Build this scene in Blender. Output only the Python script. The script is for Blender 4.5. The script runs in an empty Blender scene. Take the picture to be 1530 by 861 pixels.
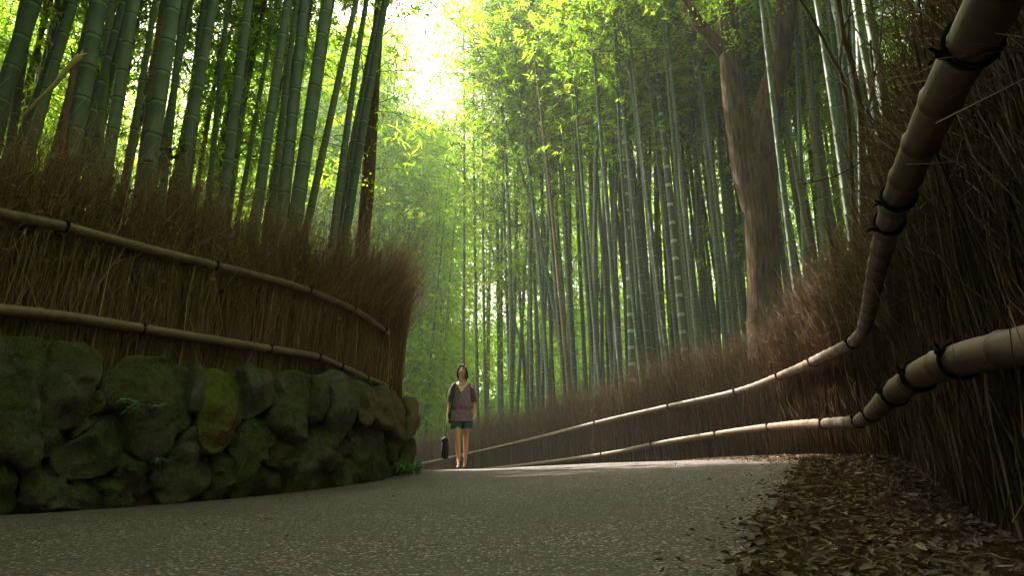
import bpy, bmesh, math, random
import numpy as np
from mathutils import Vector, Matrix, noise as mnoise

random.seed(7)
rng = np.random.default_rng(11)
scn = bpy.context.scene
COL = scn.collection

# ------------------------------------------------------------------ camera
F, W, H = 1020.0, 1530.0, 861.0
PITCH = math.atan(285.0 / F)
CP, SP = math.cos(PITCH), math.sin(PITCH)
EYE = 0.35
cam_d = bpy.data.cameras.new('camera')
cam = bpy.data.objects.new('camera', cam_d)
COL.objects.link(cam)
cam.location = (0, 0, EYE)
cam.rotation_euler = (math.pi / 2 + PITCH, 0, 0)
cam_d.sensor_width = 36.0
cam_d.lens = F / W * 36.0
cam_d.clip_start = 0.05
cam_d.clip_end = 2000
scn.camera = cam

# ------------------------------------------------------------------ light
SUN_DIR = Vector((-0.375, 0.505, 0.777)).normalized()       # towards the sun
SUN_EL = math.asin(SUN_DIR.z)
world = bpy.data.worlds.new('World')
scn.world = world
world.use_nodes = True
wn = world.node_tree
bg = wn.nodes['Background']
sky = wn.nodes.new('ShaderNodeTexSky')
sky.sky_type = 'NISHITA'
sky.sun_disc = False
sky.sun_elevation = SUN_EL
sky.sun_rotation = math.atan2(SUN_DIR.x, SUN_DIR.y)
sky.dust_density = 4.0
sky.air_density = 1.0
sky.ozone_density = 1.0
hs = wn.nodes.new('ShaderNodeHueSaturation'); hs.inputs['Saturation'].default_value = 0.35      # thin white haze over the blue
wm = wn.nodes.new('ShaderNodeMixRGB'); wm.blend_type = 'MULTIPLY'; wm.inputs[0].default_value = 1.0; wm.inputs[2].default_value = (1.0, 0.96, 0.86, 1)
wn.links.new(sky.outputs[0], hs.inputs['Color']); wn.links.new(hs.outputs[0], wm.inputs[1]); wn.links.new(wm.outputs[0], bg.inputs[0])
bg.inputs[1].default_value = 0.15
sun_d = bpy.data.lights.new('sun', 'SUN')
sun_d.energy = 5.0
sun_d.angle = math.radians(0.5)
sun_d.color = (1.0, 0.93, 0.80)
sun = bpy.data.objects.new('sun', sun_d)
COL.objects.link(sun)
sun.rotation_euler = SUN_DIR.to_track_quat('Z', 'Y').to_euler()
sun.location = SUN_DIR * 60
scn.view_settings.view_transform = 'Standard'
scn.view_settings.look = 'None'
scn.view_settings.exposure = 2.35
scn.view_settings.gamma = 1.0
scn.cycles.max_bounces = 6
scn.cycles.diffuse_bounces = 4
scn.cycles.glossy_bounces = 2
scn.cycles.transmission_bounces = 3
scn.cycles.volume_bounces = 0
scn.cycles.use_denoising = True
scn.cycles.sample_clamp_indirect = 6.0
scn.cycles.caustics_reflective = False
scn.cycles.caustics_refractive = False


# ------------------------------------------------------------------ helpers
def P(px, py, t):
    u, v = (px - 765.0) / F, (430.5 - py) / F
    return np.array([u * t, t * (CP - v * SP), EYE + t * (SP + v * CP)])


def ray(px, py):
    return P(px, py, 1.0) - np.array([0, 0, EYE])


def PY(px, py, Y):
    v = (430.5 - py) / F
    return P(px, py, Y / (CP - v * SP))


def crom(pts, n):
    """Catmull-Rom through pts, resampled at n even steps of arc length"""
    p = np.asarray(pts, float)
    q = np.vstack([2 * p[0] - p[1], p, 2 * p[-1] - p[-2]])
    out = []
    for i in range(len(p) - 1):
        a, b, c, d = q[i], q[i + 1], q[i + 2], q[i + 3]
        t = np.linspace(0, 1, 24, endpoint=False)[:, None]
        out.append(0.5 * (2 * b + (c - a) * t + (2 * a - 5 * b + 4 * c - d) * t ** 2
                          + (3 * b - a - 3 * c + d) * t ** 3))
    out.append(p[-1:])
    f = np.vstack(out)
    s = np.concatenate([[0], np.cumsum(np.linalg.norm(np.diff(f, axis=0), axis=1))])
    k = np.linspace(0, s[-1], n)
    return np.stack([np.interp(k, s, f[:, j]) for j in range(f.shape[1])], 1)


def make_mesh(name, verts, faces, mats, midx=None, smooth=False, attrs=None):
    """faces: list of (k,n) int arrays"""
    me = bpy.data.meshes.new(name)
    verts = np.ascontiguousarray(verts, dtype=np.float32)
    if not isinstance(faces, (list, tuple)):
        faces = [faces]
    faces = [np.asarray(f, dtype=np.int32) for f in faces if len(f)]
    nl = sum(f.size for f in faces)
    nf = sum(len(f) for f in faces)
    me.vertices.add(len(verts)); me.vertices.foreach_set('co', verts.ravel())
    me.loops.add(nl); me.polygons.add(nf)
    me.loops.foreach_set('vertex_index', np.concatenate([f.ravel() for f in faces]))
    tot = np.concatenate([np.full(len(f), f.shape[1], np.int32) for f in faces])
    st = np.concatenate([[0], np.cumsum(tot)[:-1]]).astype(np.int32)
    me.polygons.foreach_set('loop_start', st)
    me.polygons.foreach_set('loop_total', tot)
    for m in (mats if isinstance(mats, (list, tuple)) else [mats]):
        me.materials.append(m)
    if midx is not None:
        me.polygons.foreach_set('material_index', np.asarray(midx, np.int32))
    me.polygons.foreach_set('use_smooth', np.full(nf, smooth, dtype=bool))
    if attrs:
        for k, a in attrs.items():
            at = me.attributes.new(k, 'FLOAT', 'POINT')
            at.data.foreach_set('value', np.asarray(a, np.float32))
    me.update(calc_edges=True)
    me.validate()
    return me


def link(name, me, parent=None, label=None, cat=None, group=None, kind=None):
    o = bpy.data.objects.new(name, me)
    COL.objects.link(o)
    if parent is not None:
        o.parent = parent
    if label: o['label'] = label
    if cat: o['category'] = cat
    if group: o['group'] = group
    if kind: o['kind'] = kind
    return o


def thing(name, loc, label, cat, group=None):
    o = link(name, None, None, label, cat, group)
    o.location = loc
    o.empty_display_size = 0.2
    return o


def local(verts, loc):
    return np.asarray(verts, float) - np.asarray(loc, float)


class Bag:
    """collects pieces of geometry that make ONE part"""
    def __init__(s):
        s.v, s.f, s.m, s.a, s.n = [], [], [], [], 0

    def add(s, v, f, tint=None, m=0):
        v = np.asarray(v, float)
        fs = f if isinstance(f, list) else [f]
        s.v.append(v)
        for q in fs:
            q = np.asarray(q)
            if len(q):
                s.f.append(q + s.n); s.m.append(np.full(len(q), m))
        s.a.append(np.full(len(v), 0.5) if tint is None else np.broadcast_to(tint, (len(v),)))
        s.n += len(v)

    def mesh(s, name, mats, smooth=False, origin=(0, 0, 0)):
        return make_mesh(name, np.vstack(s.v) - np.asarray(origin), s.f, mats,
                         np.concatenate(s.m), smooth, {'tint': np.concatenate(s.a)})


def perp(d):
    a = np.where(np.abs(d[..., 2:3]) > 0.9, np.array([1.0, 0, 0]), np.array([0, 0, 1.0]))
    u = np.cross(d, a); u /= np.linalg.norm(u, axis=-1, keepdims=True)
    return u, np.cross(d, u)


def tubes(paths, radii, sides=3):
    """paths (N,S,3), radii (N,S)  ->  verts, quads"""
    N, S, _ = paths.shape
    d = np.gradient(paths, axis=1)
    d /= np.linalg.norm(d, axis=-1, keepdims=True) + 1e-9
    u, w = perp(d)
    ang = np.arange(sides) * 2 * math.pi / sides
    v = (paths[:, :, None] + radii[:, :, None, None] *
         (u[:, :, None] * np.cos(ang)[:, None] + w[:, :, None] * np.sin(ang)[:, None]))
    idx = np.arange(N * S * sides).reshape(N, S, sides)
    nx = np.roll(idx, -1, axis=2)
    q = np.stack([idx[:, :-1], nx[:, :-1], nx[:, 1:], idx[:, 1:]], -1).reshape(-1, 4)
    return v.reshape(-1, 3), q


def tube(path, rad, sides=10, cap=True):
    path = np.asarray(path, float)
    rad = np.broadcast_to(np.asarray(rad, float), (len(path),))
    # parallel-transport frame
    d = np.gradient(path, axis=0); d /= np.linalg.norm(d, axis=1, keepdims=True) + 1e-9
    u = perp(d[:1])[0][0]
    V = []
    ang = np.arange(sides) * 2 * math.pi / sides
    for i in range(len(path)):
        u = u - d[i] * (u @ d[i]); u /= np.linalg.norm(u)
        w = np.cross(d[i], u)
        V.append(path[i] + rad[i] * (np.cos(ang)[:, None] * u + np.sin(ang)[:, None] * w))
    V = np.vstack(V)
    idx = np.arange(len(V)).reshape(len(path), sides)
    nx = np.roll(idx, -1, axis=1)
    q = np.stack([idx[:-1], nx[:-1], nx[1:], idx[1:]], -1).reshape(-1, 4)
    fs = [q]
    if cap:
        n = len(V)
        V = np.vstack([V, path[0], path[-1]])
        fs.append(np.stack([nx[0], idx[0], np.full(sides, n)], 1))
        fs.append(np.stack([idx[-1], nx[-1], np.full(sides, n + 1)], 1))
    return V, fs


def leaves(c, d, n, L, Wd, droop=0.0):
    """kite leaves, folded along the midrib: c base, d direction, n normal"""
    d = d / (np.linalg.norm(d, axis=1, keepdims=True) + 1e-9)
    s = np.cross(d, n); s /= np.linalg.norm(s, axis=1, keepdims=True) + 1e-9
    nn = np.cross(s, d)
    L = L[:, None]; Wd = Wd[:, None]
    a = c
    b = c + d * L * 0.38 + s * Wd * 0.5 + nn * Wd * 0.15
    e = c + d * L * 0.38 - s * Wd * 0.5 + nn * Wd * 0.15
    t = c + d * L - nn * L * droop
    v = np.stack([a, b, t, e], 1).reshape(-1, 3)
    return v, np.arange(len(v)).reshape(-1, 4)


def unit(v):
    return v / (np.linalg.norm(v, axis=-1, keepdims=True) + 1e-9)


# ------------------------------------------------------------------ materials
def mat(name, base, rough=0.8, spec=0.3):
    m = bpy.data.materials.new(name)
    m.use_nodes = True
    b = m.node_tree.nodes['Principled BSDF']
    b.inputs['Base Color'].default_value = (*base, 1)
    b.inputs['Roughness'].default_value = rough
    b.inputs['Specular IOR Level'].default_value = spec
    return m


def N(m, t, **kw):
    n = m.node_tree.nodes.new('ShaderNode' + t)
    for k, v in kw.items():
        if k.startswith('i_'):
            n.inputs[k[2:].replace('_', ' ')].default_value = v
        else:
            setattr(n, k, v)
    return n


def L(m, a, b):
    m.node_tree.links.new(a, b)


def ramp(m, fac, stops, interp='LINEAR'):
    r = N(m, 'ValToRGB')
    r.color_ramp.interpolation = interp
    e = r.color_ramp.elements
    while len(e) < len(stops):
        e.new(0.5)
    for i, (p, c) in enumerate(stops):
        e[i].position = p
        e[i].color = (*c, 1)
    L(m, fac, r.inputs[0])
    return r.outputs[0]


def noise_tex(m, scale, detail=6, rough=0.6, vec=None, coord='Object', stretch=None):
    tc = N(m, 'TexCoord')
    src = tc.outputs[coord] if vec is None else vec
    if stretch:
        mp = N(m, 'Mapping'); mp.inputs['Scale'].default_value = stretch
        L(m, src, mp.inputs[0]); src = mp.outputs[0]
    n = N(m, 'TexNoise')
    n.inputs['Scale'].default_value = scale
    n.inputs['Detail'].default_value = detail
    n.inputs['Roughness'].default_value = rough
    L(m, src, n.inputs['Vector'])
    return n


def mix(m, fac, a, b, mode='MIX'):
    x = N(m, 'MixRGB', blend_type=mode)
    if isinstance(fac, float): x.inputs[0].default_value = fac
    else: L(m, fac, x.inputs[0])
    for i, c in ((1, a), (2, b)):
        if isinstance(c, tuple): x.inputs[i].default_value = (*c, 1)
        else: L(m, c, x.inputs[i])
    return x.outputs[0]


def bump(m, h, strength=0.5, dist=0.02):
    b = N(m, 'Bump'); b.inputs['Strength'].default_value = strength
    b.inputs['Distance'].default_value = dist
    L(m, h, b.inputs['Height'])
    L(m, b.outputs[0], m.node_tree.nodes['Principled BSDF'].inputs['Normal'])


def set_base(m, c):
    L(m, c, m.node_tree.nodes['Principled BSDF'].inputs['Base Color'])


def tint_mat(name, stops, rough=0.85, spec=0.15):
    m = mat(name, stops[0][1], rough, spec)
    a = N(m, 'Attribute'); a.attribute_name = 'tint'
    set_base(m, ramp(m, a.outputs['Fac'], stops))
    return m


def leaf_mat(name, stops, trans=0.5, gain=1.35, rough=0.45):
    """thin leaf: light passes through it"""
    m = tint_mat(name, stops, rough, 0.35)
    nt = m.node_tree
    b = nt.nodes['Principled BSDF']; out = nt.nodes['Material Output']
    a = N(m, 'Attribute'); a.attribute_name = 'tint'
    tr = N(m, 'BsdfTranslucent')
    col = ramp(m, a.outputs['Fac'], [(p, (min(1, c[0] * gain * 1.55), min(1, c[1] * gain * 1.28), c[2] * gain * 0.65)) for p, c in stops])
    L(m, col, tr.inputs['Color'])
    ms = N(m, 'MixShader'); ms.inputs[0].default_value = trans
    L(m, b.outputs[0], ms.inputs[1]); L(m, tr.outputs[0], ms.inputs[2])
    L(m, ms.outputs[0], out.inputs['Surface'])
    return m


# bamboo culms: one green per culm, a powdery pale ring under each node
def culm_mat(name, stops, streak=(0.10, 0.10, 0.06)):
    m = mat(name, stops[0][1], 0.62, 0.22)
    oi = N(m, 'ObjectInfo')
    c = ramp(m, oi.outputs['Random'], stops)
    n1 = noise_tex(m, 3.0, 5, 0.6, stretch=(6, 6, 0.5))
    c = mix(m, ramp(m, n1.outputs['Fac'], [(0.35, (0, 0, 0)), (0.75, (0.75, 0.75, 0.75))]), c, streak)
    n2 = noise_tex(m, 9.0, 4, 0.7)
    c = mix(m, 0.55, c, ramp(m, n2.outputs['Fac'], [(0.3, (0.45, 0.45, 0.45)), (0.7, (1, 1, 1))]), 'MULTIPLY')
    set_base(m, c)
    bump(m, n2.outputs['Fac'], 0.08, 0.01)
    return m


M = {}
M['culm'] = culm_mat('bamboo_green', [(0.0, (0.068, 0.100, 0.084)), (0.35, (0.105, 0.145, 0.120)), (0.7, (0.14, 0.18, 0.148)), (0.9, (0.15, 0.185, 0.12)), (0.96, (0.20, 0.19, 0.10)), (1.0, (0.24, 0.17, 0.07))])
M['culm_dry'] = culm_mat('bamboo_dry', [(0, (0.20, 0.13, 0.07)), (1, (0.26, 0.17, 0.09))], (0.12, 0.08, 0.05))
M['node'] = mat('bamboo_node_ridge', (0.035, 0.05, 0.035), 0.7)
M['powder'] = mat('bamboo_powder', (0.16, 0.21, 0.14), 0.8)
M['powder_pale'] = mat('bamboo_powder_pale', (0.62, 0.64, 0.58), 0.8)
M['culm_pale'] = culm_mat('bamboo_pale', [(0, (0.17, 0.235, 0.185)), (1, (0.20, 0.26, 0.20))])
M['branch'] = tint_mat('bamboo_branch', [(0, (0.08, 0.11, 0.04)), (1, (0.14, 0.15, 0.06))])
GREEN = [(0.0, (0.035, 0.085, 0.012)), (0.45, (0.07, 0.15, 0.018)), (0.8, (0.12, 0.19, 0.022)), (1.0, (0.20, 0.21, 0.035))]
M['leaf'] = leaf_mat('bamboo_leaf', GREEN, 0.64, 3.4)
M['leaf_fern'] = leaf_mat('fern_leaf', [(0, (0.03, 0.12, 0.03)), (1, (0.06, 0.2, 0.05))], 0.35, 1.6)
M['leaf_shine'] = leaf_mat('glossy_leaf', [(0, (0.05, 0.14, 0.08)), (1, (0.10, 0.22, 0.13))], 0.25, 1.4, 0.25)
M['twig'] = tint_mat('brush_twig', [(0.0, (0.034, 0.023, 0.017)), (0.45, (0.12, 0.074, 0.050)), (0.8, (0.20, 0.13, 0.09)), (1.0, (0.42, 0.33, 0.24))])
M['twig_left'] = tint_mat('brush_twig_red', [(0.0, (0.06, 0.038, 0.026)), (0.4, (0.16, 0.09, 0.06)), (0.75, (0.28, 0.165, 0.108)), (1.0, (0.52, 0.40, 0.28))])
M['dead_leaf'] = leaf_mat('dead_leaf', [(0.0, (0.05, 0.03, 0.018)), (0.45, (0.092, 0.062, 0.040)), (0.8, (0.16, 0.12, 0.085)), (1.0, (0.30, 0.255, 0.20))], 0.15, 1.2, 0.7)
M['core'] = mat('light_stop_brown', (0.03, 0.02, 0.013), 0.95, 0.05)  # dark brown of the slab added inside the brush to stop light
M['tie'] = mat('black_rope', (0.012, 0.011, 0.010), 0.9, 0.1)

m = M['rail'] = mat('rail_bamboo', (0.3, 0.21, 0.11), 0.45, 0.4)
n1 = noise_tex(m, 4.0, 6, 0.65); n2 = noise_tex(m, 40.0, 4, 0.7)
c = ramp(m, n1.outputs['Fac'], [(0.3, (0.066, 0.038, 0.022)), (0.5, (0.128, 0.076, 0.041)), (0.75, (0.185, 0.115, 0.063))])
c = mix(m, ramp(m, n2.outputs['Fac'], [(0.5, (0, 0, 0)), (0.72, (0.6, 0.6, 0.6))]), c, (0.10, 0.075, 0.045))
n3 = noise_tex(m, 1.7, 7, 0.75); n4 = noise_tex(m, 14, 8, 0.75)
c = mix(m, ramp(m, n3.outputs['Fac'], [(0.45, (0, 0, 0)), (0.62, (0.75, 0.75, 0.75))]), c, (0.088, 0.072, 0.056))          # grey weathering
c = mix(m, ramp(m, n4.outputs['Fac'], [(0.55, (0, 0, 0)), (0.66, (0.8, 0.8, 0.8))]), c, (0.055, 0.042, 0.03))            # mildew spots
set_base(m, c); bump(m, n4.outputs['Fac'], 0.3, 0.006)
m.node_tree.nodes['Principled BSDF'].inputs['Roughness'].default_value = .6
M['rail_node'] = mat('rail_node', (0.11, 0.07, 0.04), 0.7)

# road: exposed aggregate asphalt
m = M['road'] = mat('asphalt_aggregate', (0.12, 0.11, 0.10), 0.75, 0.35)
tc = N(m, 'TexCoord')
vo = N(m, 'TexVoronoi'); vo.inputs['Scale'].default_value = 66.0; L(m, tc.outputs['Object'], vo.inputs['Vector'])
vo2 = N(m, 'TexVoronoi'); vo2.inputs['Scale'].default_value = 170.0; L(m, tc.outputs['Object'], vo2.inputs['Vector'])
sep = N(m, 'SeparateColor'); L(m, vo.outputs['Color'], sep.inputs[0])
peb = ramp(m, sep.outputs[0], [(0.0, (0.044, 0.029, 0.031)), (0.35, (0.130, 0.084, 0.088)), (0.7, (0.25, 0.163, 0.165)), (0.9, (0.45, 0.32, 0.32)), (1.0, (0.70, 0.57, 0.56))])
gapf = ramp(m, vo.outputs['Distance'], [(0.25, (0, 0, 0)), (0.62, (1, 1, 1))])
c = mix(m, gapf, peb, (0.028, 0.026, 0.023))
nl = noise_tex(m, 0.9, 5, 0.6)
c = mix(m, 0.7, c, ramp(m, nl.outputs['Fac'], [(0.3, (0.55, 0.55, 0.52)), (0.7, (1, 0.98, 0.94))]), 'MULTIPLY')
nd = noise_tex(m, 0.35, 7, 0.7); ng = noise_tex(m, 3.5, 8, 0.75)
c = mix(m, ramp(m, nd.outputs['Fac'], [(0.46, (0, 0, 0)), (0.60, (0.55, 0.55, 0.55))]), c, (0.045, 0.038, 0.030))     # damp, darker stretches
c = mix(m, ramp(m, ng.outputs['Fac'], [(0.60, (0, 0, 0)), (0.70, (0.6, 0.6, 0.6))]), c, (0.085, 0.075, 0.05))           # soil worked into the stone
set_base(m, c)
inv = N(m, 'MapRange'); inv.inputs['From Max'].default_value = 0.7; inv.inputs['To Min'].default_value = 1; inv.inputs['To Max'].default_value = 0
L(m, vo.outputs['Distance'], inv.inputs[0])
bump(m, inv.outputs[0], 0.8, 0.006)

m = M['soil'] = mat('soil', (0.06, 0.042, 0.028), 0.95, 0.1)
n1 = noise_tex(m, 2.5, 8, 0.7); n2 = noise_tex(m, 45, 4, 0.7)
c = ramp(m, n1.outputs['Fac'], [(0.3, (0.035, 0.026, 0.016)), (0.6, (0.075, 0.05, 0.03)), (0.8, (0.06, 0.065, 0.022))])
c = mix(m, 0.6, c, ramp(m, n2.outputs['Fac'], [(0.3, (0.4, 0.4, 0.4)), (0.7, (1.2, 1.1, 1.0))]), 'MULTIPLY')
set_base(m, c); bump(m, n2.outputs['Fac'], 0.7, 0.02)


def stone_mat(name, rock, moss, amount):
    m = mat(name, rock, 0.9, 0.2)
    n1 = noise_tex(m, 2.2, 8, 0.65); n2 = noise_tex(m, 16, 6, 0.7); n3 = noise_tex(m, 75, 3, 0.6)
    g = N(m, 'NewGeometry'); sx = N(m, 'SeparateXYZ'); L(m, g.outputs['Normal'], sx.inputs[0])
    add = N(m, 'Math', operation='MULTIPLY_ADD'); add.inputs[1].default_value = 0.22
    L(m, sx.outputs['Z'], add.inputs[0]); L(m, n1.outputs['Fac'], add.inputs[2])
    rk = ramp(m, n2.outputs['Fac'], [(0.3, tuple(x * 0.5 for x in rock)), (0.65, rock), (0.85, tuple(x * 1.5 for x in rock))])
    ms = ramp(m, n2.outputs['Fac'], [(0.3, tuple(x * 0.45 for x in moss)), (0.7, moss)])
    f = ramp(m, add.outputs[0], [(0.50 - amount, (0, 0, 0)), (0.68 - amount, (1, 1, 1))])
    c = mix(m, f, rk, ms)
    c = mix(m, ramp(m, n3.outputs['Fac'], [(0.68, (0, 0, 0)), (0.78, (0.5, 0.5, 0.5))]), c, (0.20, 0.19, 0.15))
    set_base(m, c)
    h = N(m, 'Math', operation='MULTIPLY_ADD'); h.inputs[1].default_value = 0.35
    L(m, n3.outputs['Fac'], h.inputs[0]); L(m, n2.outputs['Fac'], h.inputs[2])
    vc = N(m, 'TexVoronoi', feature='DISTANCE_TO_EDGE'); vc.inputs['Scale'].default_value = 5.5
    tcn = N(m, 'TexCoord'); nw = noise_tex(m, 4, 5, .6); vm = N(m, 'VectorMath', operation='MULTIPLY_ADD'); vm.inputs[1].default_value = (.5, .5, .5)
    L(m, nw.outputs['Color'], vm.inputs[0]); L(m, tcn.outputs['Object'], vm.inputs[2]); L(m, vm.outputs[0], vc.inputs['Vector'])
    ck = ramp(m, vc.outputs['Distance'], [(0.0, (0, 0, 0)), (0.035, (1, 1, 1))])
    hh = N(m, 'Math', operation='MULTIPLY_ADD'); hh.inputs[1].default_value = 0.35; L(m, ck, hh.inputs[0]); L(m, h.outputs[0], hh.inputs[2])
    bump(m, hh.outputs[0], 1.0, 0.06)
    return m


M['stone'] = stone_mat('mossy_stone', (0.13, 0.112, 0.085), (0.080, 0.086, 0.030), 0.08)
M['stone_grey'] = stone_mat('grey_stone', (0.14, 0.124, 0.10), (0.078, 0.084, 0.034), 0.04)
M['stone_moss'] = stone_mat('bright_moss_stone', (0.15, 0.085, 0.03), (0.12, 0.14, 0.02), 0.12)
M['stone_brown'] = stone_mat('brown_stone', (0.15, 0.112, 0.062), (0.09, 0.098, 0.03), 0.0)


def bark_mat(name, a, b):
    m = mat(name, a, 0.95, 0.1)
    n1 = noise_tex(m, 7.0, 7, 0.65, stretch=(3.2, 3.2, 0.35)); n2 = noise_tex(m, 2.0, 5, 0.6)
    c = ramp(m, n1.outputs['Fac'], [(0.36, tuple(x * 0.35 for x in a)), (0.5, a), (0.68, b)])
    c = mix(m, 0.6, c, ramp(m, n2.outputs['Fac'], [(0.3, (0.6, 0.62, 0.5)), (0.7, (1.1, 1.0, 0.9))]), 'MULTIPLY')
    set_base(m, c); bump(m, n1.outputs['Fac'], 1.0, 0.05)
    return m


M['bark'] = bark_mat('ridged_bark', (0.095, 0.062, 0.038), (0.17, 0.112, 0.07))
M['bark_pale'] = bark_mat('smooth_bark', (0.13, 0.09, 0.05), (0.20, 0.145, 0.08))
M['bare'] = mat('dark_branch', (0.05, 0.032, 0.024), 0.9, 0.1)
M['drain'] = mat('concrete_edging', (0.17, 0.16, 0.14), 0.9)

# ------------------------------------------------------------------ plan of the place
# left retaining wall (face), seen from the road
LW_px = [(0, 640, 5.6), (200, 640, 6.5), (330, 640, 7.3), (460, 640, 8.25), (540, 640, 9.2), (590, 640, 10.1), (618, 640, 10.9)]
lw = [P(*p)[:2] for p in LW_px]
LW = crom(np.array([(-9.2, -9), (-8.6, -4), (-7.2, 0.3), (-5.6, 3.4)] + lw + [(-1.75, 12.2), (-2.6, 13.6), (-4.6, 15.2), (-8, 17.2), (-14, 20)]), 600)
LF = None
# right brush fence
RF_pts = [(0.62, -9), (0.62, -4), (0.64, -0.8), (0.73, 0.45), (0.90, 1.02), (1.13, 1.6), (1.32, 2.1), (1.55, 2.62), (1.93, 3.45), (2.40, 4.45)]
for px, py, t in [(1279, 508, 5.2), (1233, 532, 6.4), (1175, 558, 8.2), (1116, 575, 9.9), (1000, 607, 11.9), (894, 632, 13.8), (769, 663, 18.0), (627, 694, 23.0)]:
    RF_pts.append(tuple(P(px, py, t)[:2]))
RF_pts += [(-7.0, 26.0), (-13, 29), (-20, 31)]
RF = crom(np.array(RF_pts), 900)


def tangents(c):
    d = np.gradient(c, axis=0); return d / np.linalg.norm(d, axis=1, keepdims=True)


LWt, RFt = tangents(LW), tangents(RF)


def sdist(c, t, q):
    """signed distance of q (n,2) to polyline c: + on its left hand"""
    out = np.empty(len(q)); idx = np.empty(len(q), int)
    for i in range(0, len(q), 4000):
        b = q[i:i + 4000]
        d2 = ((b[:, None] - c[None]) ** 2).sum(-1)
        k = d2.argmin(1)
        r = b - c[k]
        out[i:i + 4000] = np.sqrt(d2[np.arange(len(b)), k]) * np.sign(t[k, 0] * r[:, 1] - t[k, 1] * r[:, 0])
        idx[i:i + 4000] = k
    return out, idx


def dl(q): return sdist(LW, LWt, q)[0]        # + behind the left wall
def dr(q): return -sdist(RF, RFt, q)[0]       # + behind the right fence


G = [(0, -9, -.40), (0, -3, -.37), (0, 0.5, -.345), (-3.5, 0, -.42), (-8, -6, -.5), (-5.4, 3.4, -.36), (0, 2.5, -.315), (0.6, 1.6, -.28), (-2, 3, -.32)]
for px, py, t in [(0, 770, 5.6), (200, 757, 6.5), (300, 749, 7.1), (400, 740, 7.75), (500, 728, 8.6), (560, 719, 9.4), (612, 706, 10.5), (687, 702, 10.9),
                  (800, 698, 10.6), (900, 692.5, 9.8), (1000, 690, 9.0), (1100, 688, 8.2), (1190, 689, 6.6), (1290, 690, 5.2), (1320, 760, 3.0), (1480, 861, 1.66)]:
    q = P(px, py, t); G.append((q[0], q[1], q[2] - EYE))
for px, t, z in [(1116, 9.9, .27), (1000, 11.9, .20), (894, 13.8, .02), (769, 18, -.1), (627, 23, -.55)]:
    q = P(px, 680, t); G.append((q[0], q[1], z))
G += [(-2.4, 16.5, -.35), (-7, 21.5, -.75), (-13, 25, -1.1), (0.4, -5, -.38), (-1.8, 13, .0)]
G = np.array(G)
def tps_k(r2): return 0.5 * r2 * np.log(r2 + 1e-12)
_r2 = ((G[:, None, :2] - G[None, :, :2]) ** 2).sum(-1)
_n = len(G)
_A = np.zeros((_n + 3, _n + 3)); _A[:_n, :_n] = tps_k(_r2) + np.eye(_n) * 0.02
_A[:_n, _n] = 1; _A[:_n, _n + 1:] = G[:, :2]; _A[_n, :_n] = 1; _A[_n + 1:, :_n] = G[:, :2].T
_w = np.linalg.solve(_A, np.concatenate([G[:, 2], np.zeros(3)]))


def road_z(q):
    q = np.atleast_2d(np.asarray(q, float)).copy()
    q[:, 0] = np.clip(q[:, 0], -14, 4.5); q[:, 1] = np.clip(q[:, 1], -9, 25)
    k = tps_k(((q[:, None] - G[None, :, :2]) ** 2).sum(-1))
    return k @ _w[:_n] + _w[_n] + q @ _w[_n + 1:] + EYE


def sstep(a, b, x):
    t = np.clip((x - a) / (b - a), 0, 1); return t * t * (3 - 2 * t)


def terrain_z(q):
    q = np.atleast_2d(np.asarray(q, float))
    z = road_z(q)
    a, b = dl(q), dr(q)
    und = 0.10 * np.sin(q[:, 0] * 1.3 + 1) * np.sin(q[:, 1] * 0.9) + 0.12 * np.sin(q[:, 0] * 0.37) * np.cos(q[:, 1] * 0.31)
    z = z + sstep(0.05, 0.42, a) * 1.16 + sstep(0.5, 9, a) * 0.7 + sstep(0.6, 3, a) * und
    z = z + sstep(9, 34, a) * 3.0 * (a > 0) + sstep(12, 42, b) * 5.0 * (b > 0)
    z = z + sstep(-0.1, 0.5, b) * 0.10 + sstep(0.5, 10, b) * 0.55 + sstep(0.6, 3, b) * und
    return z


def axis(lo, hi, step, far):
    core = np.arange(lo, hi + 1e-6, step)
    g = [step]
    while sum(g) < far: g.append(g[-1] * 1.35)
    e = np.cumsum(g)
    return np.concatenate([lo - e[::-1], core, hi + e])


gx, gy = axis(-15, 12, 0.16, 600), axis(-6, 30, 0.16, 600)
XX, YY = np.meshgrid(gx, gy)
q = np.stack([XX.ravel(), YY.ravel()], 1)
tz = terrain_z(q)
onroad = (dl(q) < 0.0) & (dr(q) < 0.0)
tz[onroad] -= 0.02
nx_, ny_ = len(gx), len(gy)
ii = np.arange(nx_ * ny_).reshape(ny_, nx_)
fq = np.stack([ii[:-1, :-1], ii[:-1, 1:], ii[1:, 1:], ii[1:, :-1]], -1).reshape(-1, 4)
link('ground', make_mesh('ground', np.column_stack([q, tz]), fq, M['soil'], smooth=True), kind='structure')

# road strip
RE_pts = [(0.30, -9), (0.30, -3), (0.36, 0.5), (0.54, 1.7), (0.70, 2.25), (1.06, 3.05), (1.62, 4.2), (2.20, 5.4), (2.55, 6.5), (2.75, 8.4), (2.75, 10.2), (2.2, 12.1), (1.25, 13.9), (-.3, 17.6), (-3.4, 22.4), (-7.4, 25.3), (-13.2, 28.3)]
RE = crom(np.array(RE_pts), 420)
LE = crom(np.array([(-8.9, -9), (-8.3, -4), (-6.9, 0.3), (-5.3, 3.4)] + [tuple(p + np.array([0.03, -0.05])) for p in lw] + [(-1.7, 12.2), (-2.5, 13.7), (-4.5, 15.35), (-7.9, 17.4), (-13.9, 20.2)]), 420)
ns = 60
s_ = np.linspace(0, 1, ns)[None, :, None]
RG = (LE[:, None] * (1 - s_) + RE[:, None] * s_).reshape(-1, 2)
rz = road_z(RG)
ii = np.arange(420 * ns).reshape(420, ns)
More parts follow.
